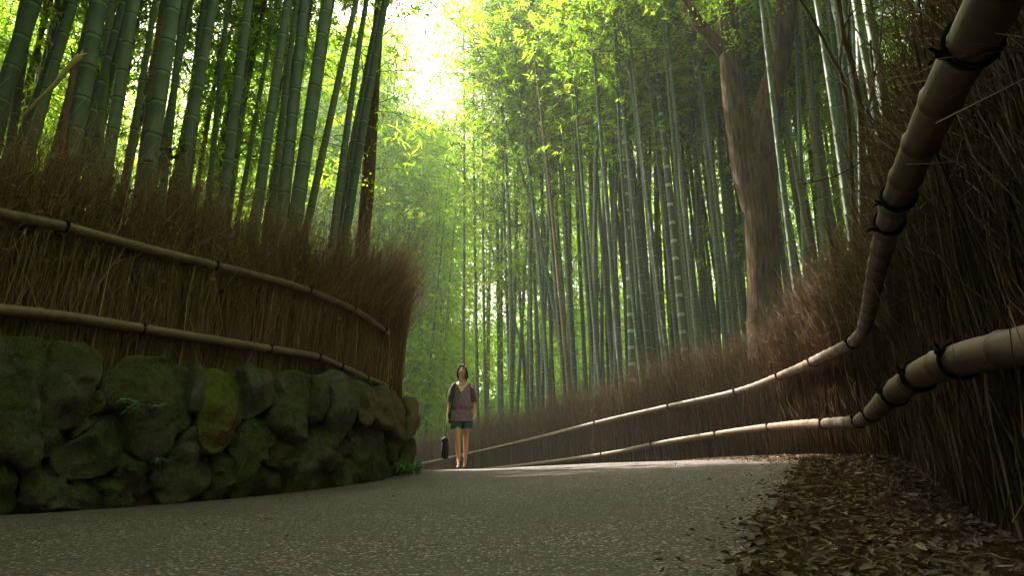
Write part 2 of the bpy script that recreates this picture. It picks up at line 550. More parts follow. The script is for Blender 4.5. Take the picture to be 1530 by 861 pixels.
fq = np.stack([ii[:-1, :-1], ii[:-1, 1:], ii[1:, 1:], ii[1:, :-1]], -1).reshape(-1, 4)
link('road', make_mesh('road', np.column_stack([RG, rz]), fq, M['road'], smooth=True), kind='structure')


# ------------------------------------------------------------------ leaf litter
def litter(n, pts, z, lmin, lmax, tilt=0.5):
    a = rng.uniform(0, 2 * math.pi, n)
    d = np.stack([np.cos(a), np.sin(a), rng.normal(0, 0.25, n)], 1)
    nn = unit(np.stack([rng.normal(0, tilt, n), rng.normal(0, tilt, n), np.ones(n)], 1))
    L_ = rng.uniform(lmin, lmax, n); L_ = L_ * np.where(rng.random(n) < .3, 1.35, 1); Wd = L_ * np.where(rng.random(n) < .45, rng.uniform(0.10, 0.2, n), rng.uniform(0.25, 0.5, n))
    d = unit(d); s = unit(np.cross(d, nn)); nn = np.cross(s, d)
    c = np.column_stack([pts, z + rng.uniform(0.002, 0.02, n)])
    # six-point curled leaf
    cu = rng.uniform(-0.12, 0.3, n)[:, None] * L_[:, None]
    Lc, Wc = L_[:, None], Wd[:, None]
    p0 = c - d * Lc * .5 + nn * cu * .6
    p3 = c + d * Lc * .5 + nn * cu
    up = nn * Wc * rng.uniform(-0.1, 0.5, n)[:, None]
    p1 = c - d * Lc * .15 + s * Wc * .5 + up
    p2 = c + d * Lc * .22 + s * Wc * .42 + up
    p4 = c + d * Lc * .22 - s * Wc * .42 + up
    p5 = c - d * Lc * .15 - s * Wc * .5 + up
    m0 = c - d * Lc * .15; m1 = c + d * Lc * .22
    v = np.stack([p0, p1, p2, p3, p4, p5, m0, m1], 1).reshape(-1, 3)
    b = np.arange(n)[:, None] * 8
    quads = np.concatenate([b + np.array([0, 6, 5, 5])[:0 or 4]], 0) if False else None
    t4 = np.concatenate([b + np.array([[6, 7, 2, 1]]), b + np.array([[5, 4, 7, 6]])])
    t3 = np.concatenate([b + np.array([[0, 6, 1]]), b + np.array([[0, 5, 6]]), b + np.array([[7, 3, 2]]), b + np.array([[4, 3, 7]])])
    return v, [t4, t3], np.repeat(np.clip(rng.gamma(1.7, 0.155, n), 0, 1), 8)


bag = Bag()
n = 15000
k = rng.integers(120, 800, n * 2)
off = -np.abs(rng.normal(0.0, 0.38, n * 2)) + 0.12
pt = RF[k] + np.stack([RFt[k, 1], -RFt[k, 0]], 1) * off[:, None] + rng.normal(0, 0.05, (n * 2, 2))
d_re, _ = sdist(RE, tangents(RE), pt)
keep = (d_re < np.abs(rng.normal(0, 0.05, n * 2)) - 0.04 + 0.04 * np.sin(pt[:, 1] * 5)) & (pt[:, 1] > 0.6) & (pt[:, 1] < 22) & (pt[:, 0] > -3)
pt = pt[keep][:n]
v, f, t = litter(len(pt), pt, road_z(pt) + 0.012, 0.014, 0.05); bag.add(v, f, t)
# denser near the camera
n = 10000
k = rng.integers(int(900 * .30), int(900 * .50), n)
pt = np.column_stack([rng.uniform(0.4, 2.6, n * 3), rng.uniform(1.2, 5.6, n * 3)])
d_re, _ = sdist(RE, tangents(RE), pt)
pt = pt[(d_re < -0.06 + 0.04 * np.sin(pt[:, 1] * 7) + np.abs(rng.normal(0, .045, n * 3))) & (dr(pt) < 0.1)][:n]
v, f, t = litter(len(pt), pt, road_z(pt) + 0.012 + rng.uniform(0, 0.03, len(pt)), 0.014, 0.055, 0.6); bag.add(v, f, t)
link('leaf_litter', bag.mesh('leaf_litter', M['dead_leaf']), None, 'layer of dry brown leaves along the foot of the brush fence by the road edge', 'leaf litter', kind='stuff')
# leaves on the bank behind the wall and on its coping
bag = Bag()
n = 5000
k = rng.integers(150, 420, n)
off = rng.uniform(0.05, 0.5, n)
pt = LW[k] + np.stack([-LWt[k, 1], LWt[k, 0]], 1) * off[:, None]
v, f, t = litter(n, pt, terrain_z(pt), 0.04, 0.09, 0.6); bag.add(v, f, t + 0.1)
link('bank_leaf_litter', bag.mesh('bank_leaf_litter', M['dead_leaf']), None, 'dry leaves fallen on top of the mossy stone wall', 'leaf litter', kind='stuff')
# thin scatter and stains on the road
bag = Bag()
pt = RE[rng.integers(30, 300, 3800)] + np.column_stack([-np.abs(rng.normal(0, .16, 3800)), rng.normal(0, .05, 3800)])
v, f, t = litter(3800, pt, road_z(pt) + .004, .008, .034, .35); bag.add(v, f, t)
pt = np.column_stack([rng.uniform(-4, 2.4, 1200), rng.uniform(1.5, 12, 1200)])
pt = pt[(dl(pt) < -0.05) & (dr(pt) < -0.3)]
pt = pt[rng.random(len(pt)) < np.where(dl(pt) > -0.35, 0.9, 0.13)]
v, f, t = litter(len(pt), pt, road_z(pt) + 0.004, 0.012, 0.04, 0.25); bag.add(v, f, t)
link('road_litter', bag.mesh('road_litter', M['dead_leaf']), None, 'small bits of dry leaf scattered over the asphalt', 'leaf litter', kind='stuff')

# ------------------------------------------------------------------ stone wall
A = [  # outlines read in photograph pixels
 ([(-40,60),(100,50),(190,55),(200,110),(180,250),(165,420),(170,560),(120,600),(60,560),(-40,500)], 'stone_grey', .22),
 ([(205,75),(330,65),(400,95),(435,130),(415,240),(370,310),(340,410),(250,425),(175,420),(180,280),(200,150)], 'stone', .24),
 ([(365,285),(430,285),(445,350),(380,375),(345,385)], 'stone_moss', .08),
 ([(335,400),(430,350),(450,370),(330,465),(312,445)], 'stone_grey', .10),
 ([(165,428),(310,428),(322,455),(250,525),(190,550),(160,520)], 'stone', .14),
 ([(500,170),(560,125),(680,125),(800,170),(830,220),(810,310),(820,420),(760,460),(700,560),(620,560),(560,490),(540,350),(450,340),(440,220)], 'stone', .28),
 ([(210,560),(330,470),(500,345),(550,360),(570,480),(500,590),(400,640),(280,630)], 'stone_grey', .16),
 ([(575,512),(620,550),(658,640),(640,692),(580,715),(500,690),(475,640),(510,560)], 'stone', .2),
 ([(830,418),(870,440),(892,540),(895,660),(800,745),(720,748),(688,690),(710,560),(770,450)], 'stone_grey', .24),
 ([(90,590),(200,588),(270,630),(300,700),(420,775),(250,790),(150,795),(80,720)], 'stone_grey', .18),
 ([(265,636),(350,628),(420,710),(445,775),(330,775),(290,700)], 'stone', .2),
 ([(400,645),(470,650),(540,710),(595,765),(470,770),(430,720)], 'stone', .2),
 ([(-40,560),(30,600),(70,760),(0,810),(-50,810)], 'stone', .2),
 ([(640,588),(705,590),(695,690),(650,665)], 'stone_grey', .1),
 ([(828,158),(878,168),(885,345),(808,345),(828,230)], 'stone_grey', .08),
]
B = [
 ([(20,175),(110,190),(165,200),(190,270),(195,350),(150,440),(90,530),(30,540),(-10,440),(0,260)], 'stone_moss', .22),
 ([(158,175),(220,160),(300,195),(325,240),(322,310),(240,375),(200,375),(195,290),(165,210)], 'stone_grey', .22),
 ([(325,203),(440,193),(487,240),(487,360),(450,385),(462,440),(420,495),(340,445),(303,385),(322,290)], 'stone', .22),
 ([(480,205),(545,213),(558,290),(520,395),(485,372),(485,250)], 'stone', .13),
 ([(530,200),(610,193),(652,235),(657,330),(642,415),(600,488),(545,405),(555,300)], 'stone_grey', .22),
 ([(490,378),(560,438),(587,520),(582,592),(540,630),(470,573),(432,532),(450,470)], 'stone', .26),
 ([(190,388),(300,408),(362,480),(290,500),(270,580),(232,585),(205,712),(130,705),(150,600),(118,500)], 'stone', .2),
 ([(278,500),(370,478),(432,500),(437,548),(370,595),(288,578)], 'stone_brown', .14),
 ([(230,578),(300,588),(388,650),(388,702),(270,725),(198,712)], 'stone', .2),
 ([(390,548),(450,558),(540,620),(572,695),(400,712),(385,640),(328,590)], 'stone_grey', .22),
 ([(600,543),(650,568),(683,620),(690,676),(590,695),(553,650),(588,600)], 'stone', .2),
 ([(650,368),(702,430),(748,510),(763,600),(803,662),(740,675),(690,655),(658,570),(638,500),(640,420)], 'stone', .2),
 ([(655,235),(715,248),(738,300),(738,392),(700,425),(665,350)], 'stone_brown', .12),
 ([(738,270),(800,258),(852,310),(888,380),(882,442),(850,492),(800,442),(743,402)], 'stone_brown', .2),
 ([(728,418),(780,468),(803,560),(792,625),(760,592),(745,500)], 'stone', .16),
 ([(788,430),(842,480),(858,572),(830,595),(800,540)], 'stone', .16),
 ([(878,300),(933,328),(912,450),(880,485),(885,380)], 'stone_brown', .14),
 ([(858,490),(907,428),(908,575),(870,595)], 'stone', .14),
 ([(788,543),(838,590),(838,655),(800,658),(783,600)], 'stone', .14),
 ([(588,485),(652,488),(652,532),(610,548),(588,532)], 'stone', .1),
 ([(48,543),(110,543),(148,580),(143,642),(90,622),(43,622)], 'stone_grey', .14),
 ([(25,640),(100,618),(153,680),(148,720),(28,738)], 'stone', .18),
 ([(835,590),(865,580),(880,640),(838,655)], 'stone', .12),
]
stones = [([(x * .3486, 490 + y * .3486) for x, y in o], m_, d_) for o, m_, d_ in A] + \
         [([(300 + x * .3484, 490 + y * .3484) for x, y in o], m_, d_) for o, m_, d_ in B]


def hit(curve, px, py):
    """where a sight line first meets a plan curve"""
    d = ray(px, py)[:2]; d = d / np.linalg.norm(d)
    nrm = np.array([-d[1], d[0]])
    s = curve @ nrm
    al = curve @ d
    k = np.where((s[:-1] * s[1:] <= 0) & (al[:-1] > 0.3))[0]
    k = k[al[k].argmin()]
    w = s[k] / (s[k] - s[k + 1])
    return curve[k] * (1 - w) + curve[k + 1] * w, k


def stone_mesh(outline, depth, C, Nv, seed):
    """outline in pixels, laid on the battered wall face at C with normal Nv, inflated"""
    o = np.array(outline, float)
    o = o.mean(0) + (o - o.mean(0)) * 1.035
    cl = np.vstack([o[-2:], o, o[:2]])
    ol = crom(cl, 200)
    k0 = ((ol - o[0]) ** 2).sum(1).argmin()
    # one clean loop
    f = []
    n0 = len(o)
    for i in range(n0):
        a, b, c, d = o[i - 1], o[i], o[(i + 1) % n0], o[(i + 2) % n0]
        for t in np.linspace(0, 1, 12, endpoint=False):
            f.append(0.5 * (2 * b + (c - a) * t + (2 * a - 5 * b + 4 * c - d) * t * t + (3 * b - a - 3 * c + d) * t ** 3))
    f = np.array(f)
    s = np.concatenate([[0], np.cumsum(np.linalg.norm(np.diff(np.vstack([f, f[:1]]), axis=0), axis=1))])
    ff = np.vstack([f, f[:1]])
    NP = 44
    kk = np.linspace(0, s[-1], NP, endpoint=False)
    loop = np.stack([np.interp(kk, s, ff[:, j]) for j in (0, 1)], 1)
    cen = o.mean(0)
    V = []
    eye = np.array([0, 0, EYE])
    rs = [1.0, 0.985, 0.95, 0.89, 0.80, 0.68, 0.54, 0.38, 0.2]
    nv = np.array([Nv[0], Nv[1], 0.22]); nv /= np.linalg.norm(nv)
    rs_ = np.random.default_rng(int(seed * 100))
    pl = [(rs_.uniform(.3, .7), *(rs_.uniform(.35, 1.0) * np.array([math.cos(a), math.sin(a)]))) for a in rs_.uniform(0, 6.28, 5)]
    ext = np.abs(loop - cen).max(0)

    def lay(p2):
        dirs = np.array([ray(*p) for p in p2])
        t = ((C - eye) @ nv) / (dirs @ nv)
        return eye + dirs * t[:, None]
    back = lay(cen + (loop - cen) * 0.92) - nv * 0.30
    V.append(back)
    for r in rs:
        ab = (loop - cen) * r / ext
        h = np.full(NP, 1.15 * (1 - r ** 3.0) ** 0.5)
        for c_, sx_, sy_ in pl: h = np.minimum(h, np.maximum(0, c_ + .35 - sx_ * ab[:, 0] - sy_ * ab[:, 1]))
        V.append(lay(cen + (loop - cen) * r) + nv * depth * (h[:, None] - 0.3))
    V.append(lay(cen[None]) + nv * depth * (min(1.15, min(c_ + .35 for c_, _, _ in pl)) - .3))
    V = np.vstack(V)
    c3 = V.mean(0)
    for i in range(len(V)):
        p = Vector(V[i] * 1.7 + seed * 3.1)
        big = mnoise.noise(p) * 0.07
        # broken facets
        cell = mnoise.voronoi(Vector(V[i] * 3.4 + seed))[0]
        fac = (cell[1] - cell[0]) * 0.09
        fine = mnoise.fractal(Vector(V[i] * 6 + seed), 0.9, 2.0, 5) * 0.022
        V[i] = V[i] + nv * (big + fac + fine) * min(1.0, depth * 5) + unit(V[i] - c3) * fine
    nr = len(rs) + 1
    ii = np.arange(nr * NP).reshape(nr, NP)
    nx = np.roll(ii, -1, 1)
    q = np.stack([ii[:-1], nx[:-1], nx[1:], ii[1:]], -1).reshape(-1, 4)
    tip = np.stack([ii[-1], nx[-1], np.full(NP, nr * NP)], 1)
    bk = ii[0][::-1][None]
    return V, [q, tip, bk]


w0 = np.array([-3.0, 7.2, road_z([(-3.0, 7.2)])[0]])
wall = thing('stone_wall', w0, 'low retaining wall of big mossy boulders along the left of the road', 'stone wall')
for i, (o, mk, dp) in enumerate(stones):
    c = np.mean(o, 0)
    C2, k = hit(LW, min(c[0], 618), c[1])
    Nv = np.array([LWt[k, 1], -LWt[k, 0]])
    tt = C2[1] / ray(*c)[1]
    C = np.array([C2[0], C2[1], EYE + ray(*c)[2] * tt])
    zr = road_z([C2])[0]
    back = (C[2] - zr - 0.5) * 0.22
    C = C - np.append(Nv * back, 0) * 0.0
    V, fs = stone_mesh(o, dp, C, Nv, i * 1.37 + 0.5)
    ob = link('stone', make_mesh('stone', V - w0, fs, M[mk], smooth=True), wall)
    if mk == 'stone_moss' and dp > .2: ob['label'] = 'boulder covered in bright yellow green moss with rusty lower half'
# earth core behind the stones, seen in the joints; the wall carries on past the frame with it
V = []
sel = np.arange(0, 470, 4)
for k in sel:
    nrm = np.array([-LWt[k, 1], LWt[k, 0]])
    zr = road_z([LW[k]])[0]
    for h, o_ in [(-0.1, 0.03), (0.5, 0.10), (1.02, 0.19), (1.10, 0.34), (1.05, 0.7)]:
        V.append(np.append(LW[k] + nrm * o_, zr + h))
V = np.array(V)
for i in range(len(V)):
    V[i] += np.array(mnoise.noise_vector(Vector(V[i] * 2.2))) * 0.05
ii = np.arange(len(V)).reshape(-1, 5)
fq = np.stack([ii[:-1, :-1], ii[1:, :-1], ii[1:, 1:], ii[:-1, 1:]], -1).reshape(-1, 4)
link('earth_core', make_mesh('earth_core', V - w0, fq, M['soil'], smooth=True), wall)
# boulders of the wall outside the frame on the left, and round its far end
kv = hit(LW, 0, 640)[1]
ex = []
kx_ = kv - 10
while kx_ > 40:
    for h_ in (.12, .5, .88): ex.append((int(kx_ + random.uniform(-3, 3)), h_ + random.uniform(-.06, .06), random.uniform(.26, .36)))
    kx_ -= 9
for k, h, sz in ex + [ (418, .35, .35), (428, .75, .3), (440, .3, .35), (452, .6, .35), (466, .35, .3)]:
    bm = bmesh.new(); bmesh.ops.create_icosphere(bm, subdivisions=4, radius=1)
    c = np.append(LW[k] + np.array([-LWt[k, 1], LWt[k, 0]]) * 0.15, road_z([LW[k]])[0] + h)
    for vv in bm.verts:
        p = vv.co.copy()
        d_ = 1 + 0.35 * mnoise.noise(p * 1.1 + Vector((k, 0, 0))) + 0.05 * mnoise.fractal(p * 4, 1, 2, 3)
        vv.co = Vector((p.x * sz * d_, p.y * sz * .8 * d_, p.z * min(h + .15, sz * 1.1) * d_)) + Vector(c - w0)
    me = bpy.data.meshes.new('stone'); bm.to_mesh(me); bm.free()
    me.materials.append(M['stone'])
    me.polygons.foreach_set('use_smooth', np.full(len(me.polygons), True))
    link('stone', me, wall)


# ------------------------------------------------------------------ brush fences
def offset_curve(c, d):
    t = tangents(c); return c + np.stack([-t[:, 1], t[:, 0]], 1) * d


def brush(curve, side, base_fn, i0, i1, top0, dens_fn, seed, lean_out=0.10, lean_fn=None):
    """vertical brushwood along a plan curve. side: unit-normal sign towards the road"""
    r = np.random.default_rng(seed)
    t = tangents(curve)
    nr = np.stack([t[:, 1], -t[:, 0]], 1) * side
    seg = np.linalg.norm(np.diff(curve, axis=0), axis=1)
    bag = Bag()
    arc = np.concatenate([[0], np.cumsum(seg)])
    clump = 1 + 0.07 * np.sin(arc * 3.1 + 1) * np.sin(arc * 1.7) + 0.06 * np.sin(arc * 7.9 + 2) + 0.05 * np.sin(arc * 15.3)
    ks = np.arange(i0, i1 - 1)
    dA = np.array([dens_fn(curve[k]) for k in ks]) * seg[ks]
    def sample(mult):
        cnt = r.poisson(dA * mult)
        k = np.repeat(ks, cnt)
        f = r.random(len(k))[:, None]
        p = curve[k] * (1 - f) + curve[k + 1] * f
        return k, p
    # upright stems
    k, p = sample(1.0)
    n = len(k); top = top0 * clump[k]
    off = r.uniform(-0.10, 0.035, n)
    p2 = p + nr[k] * off[:, None]
    z0 = base_fn(p) + r.uniform(-0.03, 0.05, n)
    h = top * r.uniform(0.72, 0.98, n)
    lt = r.normal(0, 0.07, n); ln = r.normal(0.0, 0.03, n)
    S = 5
    s = np.linspace(0, 1, S)
    wob = r.normal(0, 0.012, (n, S, 3)); wob[:, 0] *= 0.3
    path = np.zeros((n, S, 3))
    d3 = np.concatenate([t[k] * lt[:, None] + nr[k] * ln[:, None], np.ones((n, 1))], 1)
    path[:] = np.concatenate([p2, z0[:, None]], 1)[:, None] + d3[:, None] * (h[:, None] * s)[..., None] + wob
    rad = (r.uniform(0.0024, 0.0055, n) * np.where(r.random(n) < .12, 1.7, 1))[:, None] * np.linspace(1, 0.6, S)
    v, f = tubes(path, rad)
    bag.add(v, f, np.repeat(np.clip(r.normal(0.40, 0.26, n), 0, 1), S * 3))
    # crooked thinner twigs on the face
    k, p = sample(0.35)
    n = len(k); top = top0 * clump[k]
    p2 = p + nr[k] * r.uniform(0.0, 0.06, n)[:, None]
    z0 = base_fn(p) + r.uniform(0.0, 1.1, n) * top * 0.7
    h = r.uniform(0.3, 0.8, n)
    lt = r.normal(0, 0.28, n); ln = r.normal(0.05, 0.07, n)
    S = 5
    s = np.linspace(0, 1, S)
    d3 = np.concatenate([t[k] * lt[:, None] + nr[k] * ln[:, None], np.ones((n, 1))], 1)
    path = np.concatenate([p2, z0[:, None]], 1)[:, None] + d3[:, None] * (h[:, None] * s)[..., None] + r.normal(0, 0.02, (n, S, 3))
    rad = r.uniform(0.0014, 0.003, n)[:, None] * np.linspace(1, 0.5, S)
    v, f = tubes(path, rad)
    bag.add(v, f, np.repeat(np.clip(r.normal(0.55, 0.22, n), 0, 1), S * 3))
    # feathery heads
    k, p = sample(2.0)
    n = len(k); top = top0 * clump[k]
    p2 = p + nr[k] * r.uniform(-0.16, 0.06, n)[:, None]
    z0 = base_fn(p) + top * r.uniform(0.50, 0.92, n)
    h = top * np.abs(r.normal(0.20, 0.11, n)) + 0.08
    lt = r.normal(0, 0.34, n); ln = r.normal(lean_out, 0.24, n) + (0 if lean_fn is None else lean_fn(k))
    S = 5
    s = np.linspace(0, 1, S)
    curl = r.normal(0, 0.22, n)
    d3 = np.concatenate([t[k] * lt[:, None] + nr[k] * ln[:, None], np.ones((n, 1))], 1)
    path = np.concatenate([p2, z0[:, None]], 1)[:, None] + d3[:, None] * (h[:, None] * s)[..., None]
    path[..., :2] += (t[k] * (curl * h)[:, None])[:, None] * (s ** 2)[None, :, None]
    path += r.normal(0, 0.014, path.shape)
    rad = (r.uniform(0.0011, 0.0026, n) * np.where(r.random(n) < .1, 2.0, 1))[:, None] * np.linspace(1, 0.45, S)
    v, f = tubes(path, rad)
    bag.add(v, f, np.repeat(np.clip(r.normal(0.58, 0.2, n), 0, 1), S * 3))
    # side sprays from the heads
    j = r.integers(0, n, int(n * 1.3))
    m_ = len(j)
    st = path[j, r.integers(1, 4, m_)]
    dd = unit(np.stack([r.normal(0, 0.8, m_), r.normal(0, 0.8, m_), r.uniform(-.1, 1.1, m_)], 1))
    ll = r.uniform(0.06, 0.26, m_)
    pa = st[:, None] + dd[:, None] * (ll[:, None] * np.linspace(0, 1, 3))[..., None]
    pa[:, 2, 2] += r.normal(0, 0.02, m_)
    ra = r.uniform(0.0009, 0.0021, m_)[:, None] * np.linspace(1, 0.5, 3)
    v, f = tubes(pa, ra)
    bag.add(v, f, np.repeat(np.clip(r.normal(0.62, 0.2, m_), 0, 1), 9))
    return bag


def core(curve, side, base_fn, i0, i1, top, back):  # dark slab added within the brush so light does not leak through
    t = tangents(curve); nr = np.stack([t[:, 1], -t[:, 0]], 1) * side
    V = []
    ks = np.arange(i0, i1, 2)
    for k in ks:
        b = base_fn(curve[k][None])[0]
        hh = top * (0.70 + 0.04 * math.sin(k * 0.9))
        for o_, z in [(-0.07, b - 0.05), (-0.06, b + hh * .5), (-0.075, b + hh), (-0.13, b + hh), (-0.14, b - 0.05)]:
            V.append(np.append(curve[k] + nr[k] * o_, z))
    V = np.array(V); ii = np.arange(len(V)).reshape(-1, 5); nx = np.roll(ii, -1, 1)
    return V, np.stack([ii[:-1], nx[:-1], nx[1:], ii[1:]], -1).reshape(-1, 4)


def rail_mesh(path3, r0, r1, node_step, seed, tip=True):
    """one bamboo pole: tube with swollen nodes"""
    r = random.Random(seed)
    p = crom(np.array(path3), 4000)
    s = np.concatenate([[0], np.cumsum(np.linalg.norm(np.diff(p, axis=0), axis=1))])
    total = s[-1]
    st, rr, mi = [], [], []
    a = 0.0
    nodes = []
    x = 0.1
    while x < total:
        nodes.append(x); x += node_step * r.uniform(0.8, 1.25)
    ks = [0.0]
    for nd in nodes:
        for dlt in (-0.03, -0.010, -0.004, 0.004, 0.010, 0.03):
            ks.append(nd + dlt)
        ks.append(nd + node_step * .35); ks.append(nd + node_step * .6)
    ks = sorted({round(min(max(x, 0), total), 4) for x in ks} | {round(total, 4)})
    ks = np.array(ks)
    base = r0 + (r1 - r0) * ks / total
    nd = np.array(nodes)
    dist = np.abs(ks[:, None] - nd[None]).min(1)
    rad = base * (1 + 0.10 * (dist < 0.006) + 0.05 * ((dist < 0.012) & (dist > 0.006)) - 0.012 * ((dist > .02) & (dist < 0.05)))
    pts = np.stack([np.interp(ks, s, p[:, j]) for j in range(3)], 1)
    V, fs = tube(pts, rad, 14)
    seg = (dist[:-1] < 0.006) & (dist[1:] < 0.006)
    mi = np.concatenate([np.repeat(seg.astype(int), 14), np.zeros(28, int)])
    return V, fs, mi, p, s


def tie_mesh(p, d, r, seed):
    """two turns of rope, a knot and two short ends"""
    rr = random.Random(seed)
    d = d / np.linalg.norm(d)
    u, w = perp(d[None]); u, w = u[0], w[0]
    bag = Bag()
    for o_ in (-0.009, 0.004):
        a = np.linspace(0, 2 * math.pi, 17)
        pa = p + d * (o_ + rr.uniform(-.003, .003)) + (r + 0.004) * (np.cos(a)[:, None] * u + np.sin(a)[:, None] * w) + d * rr.uniform(-.016, .016) * np.sin(a + rr.uniform(0, 3))[:, None]
        V, f = tube(pa, 0.0058, 6, False); bag.add(V, f)
    to = np.array([0, 0, EYE]) - p; to -= d * (to @ d); to /= np.linalg.norm(to)
    up = np.cross(d, to); up = up if up[2] > 0 else -up
    kn = p + to * (r * 0.75) + up * (r * 0.75)
    bm = bmesh.new(); bmesh.ops.create_icosphere(bm, subdivisions=2, radius=0.015)
    V = np.array([v.co[:] for v in bm.verts]) * np.array([1.2, 1, 0.9]) + kn
    Fc = np.array([[v.index for v in f.verts] for f in bm.faces]); bm.free(); bag.add(V, Fc)
    for sg in (1, -1):
        e = unit(up * rr.uniform(.4, 1) + d * sg * rr.uniform(.5, 1) + to * 0.3)
        V, f = tube(np.array([kn, kn + e * 0.025, kn + e * 0.05 - up * 0.012]), np.array([0.005, 0.0045, 0.003]), 5); bag.add(V, f)
    return bag


# left fence, standing on the wall
LFc = offset_curve(LW, 0.30)
kk_end = hit(LFc, 594, 480)[1]
kk_start = hit(LFc, 2, 480)[1]


def left_base(p): return road_z(p) + 1.13 + 0.0 * p[:, 0]


lf0 = np.append(LFc[(kk_end + kk_start) // 2], left_base(LFc[(kk_end + kk_start) // 2][None])[0])
lfence = thing('brushwood_fence', lf0, 'reddish brown brushwood fence with two bamboo rails on top of the stone wall', 'fence')
turn = kk_end + 12
bag = brush(LFc, 1, left_base, 130, turn, 2.12, lambda q: 600, 3, 0.04, lambda k: .38 * sstep(kk_end - 70, kk_end + 5, k))
# dry leaves caught in the heads
r = np.random.default_rng(5)
n = 5200
k = r.integers(150, kk_end - 10, n)
tL = tangents(LFc); nL = np.stack([tL[:, 1], -tL[:, 0]], 1)
pt = LFc[k] + nL[k] * r.uniform(-0.15, 0.12, n)[:, None]
z = left_base(pt) + np.clip(r.normal(1.55, 0.26, n), 0.8, 2.2)
v, f, t = litter(n, pt, z, 0.03, 0.075, 2.0)
bag.add(v, f, t * 0.9 + 0.05)
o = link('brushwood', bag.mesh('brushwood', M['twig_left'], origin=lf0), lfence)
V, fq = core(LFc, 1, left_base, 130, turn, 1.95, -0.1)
link('light_stop_slab', make_mesh('light_stop_slab', V - lf0, fq, M['core']), lfence)


def rail_on(curve, pxs, lift):
    out = []
    for px, py in pxs:
        c2, k = hit(curve, px, py)
        t = c2[1] / ray(px, py)[1]
        out.append(np.array([c2[0], c2[1], EYE + t * ray(px, py)[2]]))
    return out


LFr = offset_curve(LW, 0.21)
upL = [(-150, 284), (-70, 299), (0, 319), (100, 340), (200, 367), (322, 397), (395, 415), (460, 434), (525, 461), (560, 483), (580, 499)]
loL = [(-150, 448), (-70, 455), (0, 463), (100, 474), (215, 492), (330, 510), (405, 522), (470, 533), (507, 547), (545, 564), (583, 580)]
tiesL = [[(98, 340), (322, 397), (462, 435), (527, 462), (574, 494)], [(213, 491), (403, 522), (475, 535), (509, 548), (547, 565), (579, 579)]]
for rp, ties, sd in ((upL, tiesL[0], 1), (loL, tiesL[1], 2)):
    pts = rail_on(LFr, rp, 0)
    V, fs, mi, p, s = rail_mesh(pts, 0.056, 0.040, 0.36, sd)
    ro = link('rail', make_mesh('rail', V - lf0, fs, [M['rail'], M['rail_node']], mi, True), lfence)
    for i, (x, y) in enumerate(ties):
        q3 = rail_on(LFr, [(x, y)], 0)[0]
        k = ((p - q3) ** 2).sum(1).argmin(); k = min(max(k, 5), len(p) - 6)
        rr_ = 0.056 + (0.040 - 0.056) * s[k] / s[-1]
        link('rope_tie', tie_mesh(p[k], p[k + 5] - p[k - 5], rr_ + .002, i + sd * 10).mesh('rope_tie', M['tie'], True, lf0), ro)

# right fence
RFm = RF.copy()


def right_base(p): return road_z(p) + 0.02


i_cam = int(np.argmin(np.abs(RF[:, 1] - 0.2) + (RF[:, 0] < 0) * 99))
i_kink = int(np.argmin(((RF - P(1279, 508, 5.2)[:2]) ** 2).sum(1)))
i_end = len(RF) - 90
rf0 = np.append(RF[i_kink], right_base(RF[i_kink][None])[0])
rfence = thing('brushwood_fence', rf0, 'long dark brushwood fence standing on the ground along the right of the road', 'fence')


def rdens(q):
    d = math.hypot(q[0], q[1])
    return 680 if d < 4 else (560 if d < 9 else 420)


RFb = offset_curve(RF, -0.15)     # brush a little behind the rails
bag = brush(RFb, -1, right_base, i_cam, i_end, 1.66, rdens, 9, 0.0)
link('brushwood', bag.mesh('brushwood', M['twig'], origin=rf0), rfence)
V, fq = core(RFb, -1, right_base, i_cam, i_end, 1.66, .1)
link('light_stop_slab', make_mesh('light_stop_slab', V - rf0, fq, M['core']), rfence)
upR = [(1660, -420, .95), (1560, -170, 1.03), (1480, 10, 1.25), (1405, 150, 1.68), (1345, 285, 2.25), (1325, 345, 2.75), (1309, 410, 3.6), (1294, 480, 4.7), (1279, 508, 5.2),
       (1233, 532, 6.4), (1175, 558, 8.2), (1099, 586, 10.1), (986, 611, 12.1), (894, 632, 13.8), (769, 663, 18.0), (627, 694, 23.0), (560, 705, 26)]
loR = [(1700, 500, 1.02), (1610, 504, 1.25), (1530, 517, 1.62), (1430, 539, 1.95), (1372, 562, 2.3), (1326, 597, 3.1), (1302, 618, 4.2), (1279, 630, 5.2),
       (1233, 633, 6.4), (1175, 636, 8.2), (1099, 645, 10.1), (986, 663, 12.1), (894, 681, 13.8), (769, 697, 18.0), (627, 713, 23.0), (560, 722, 26)]
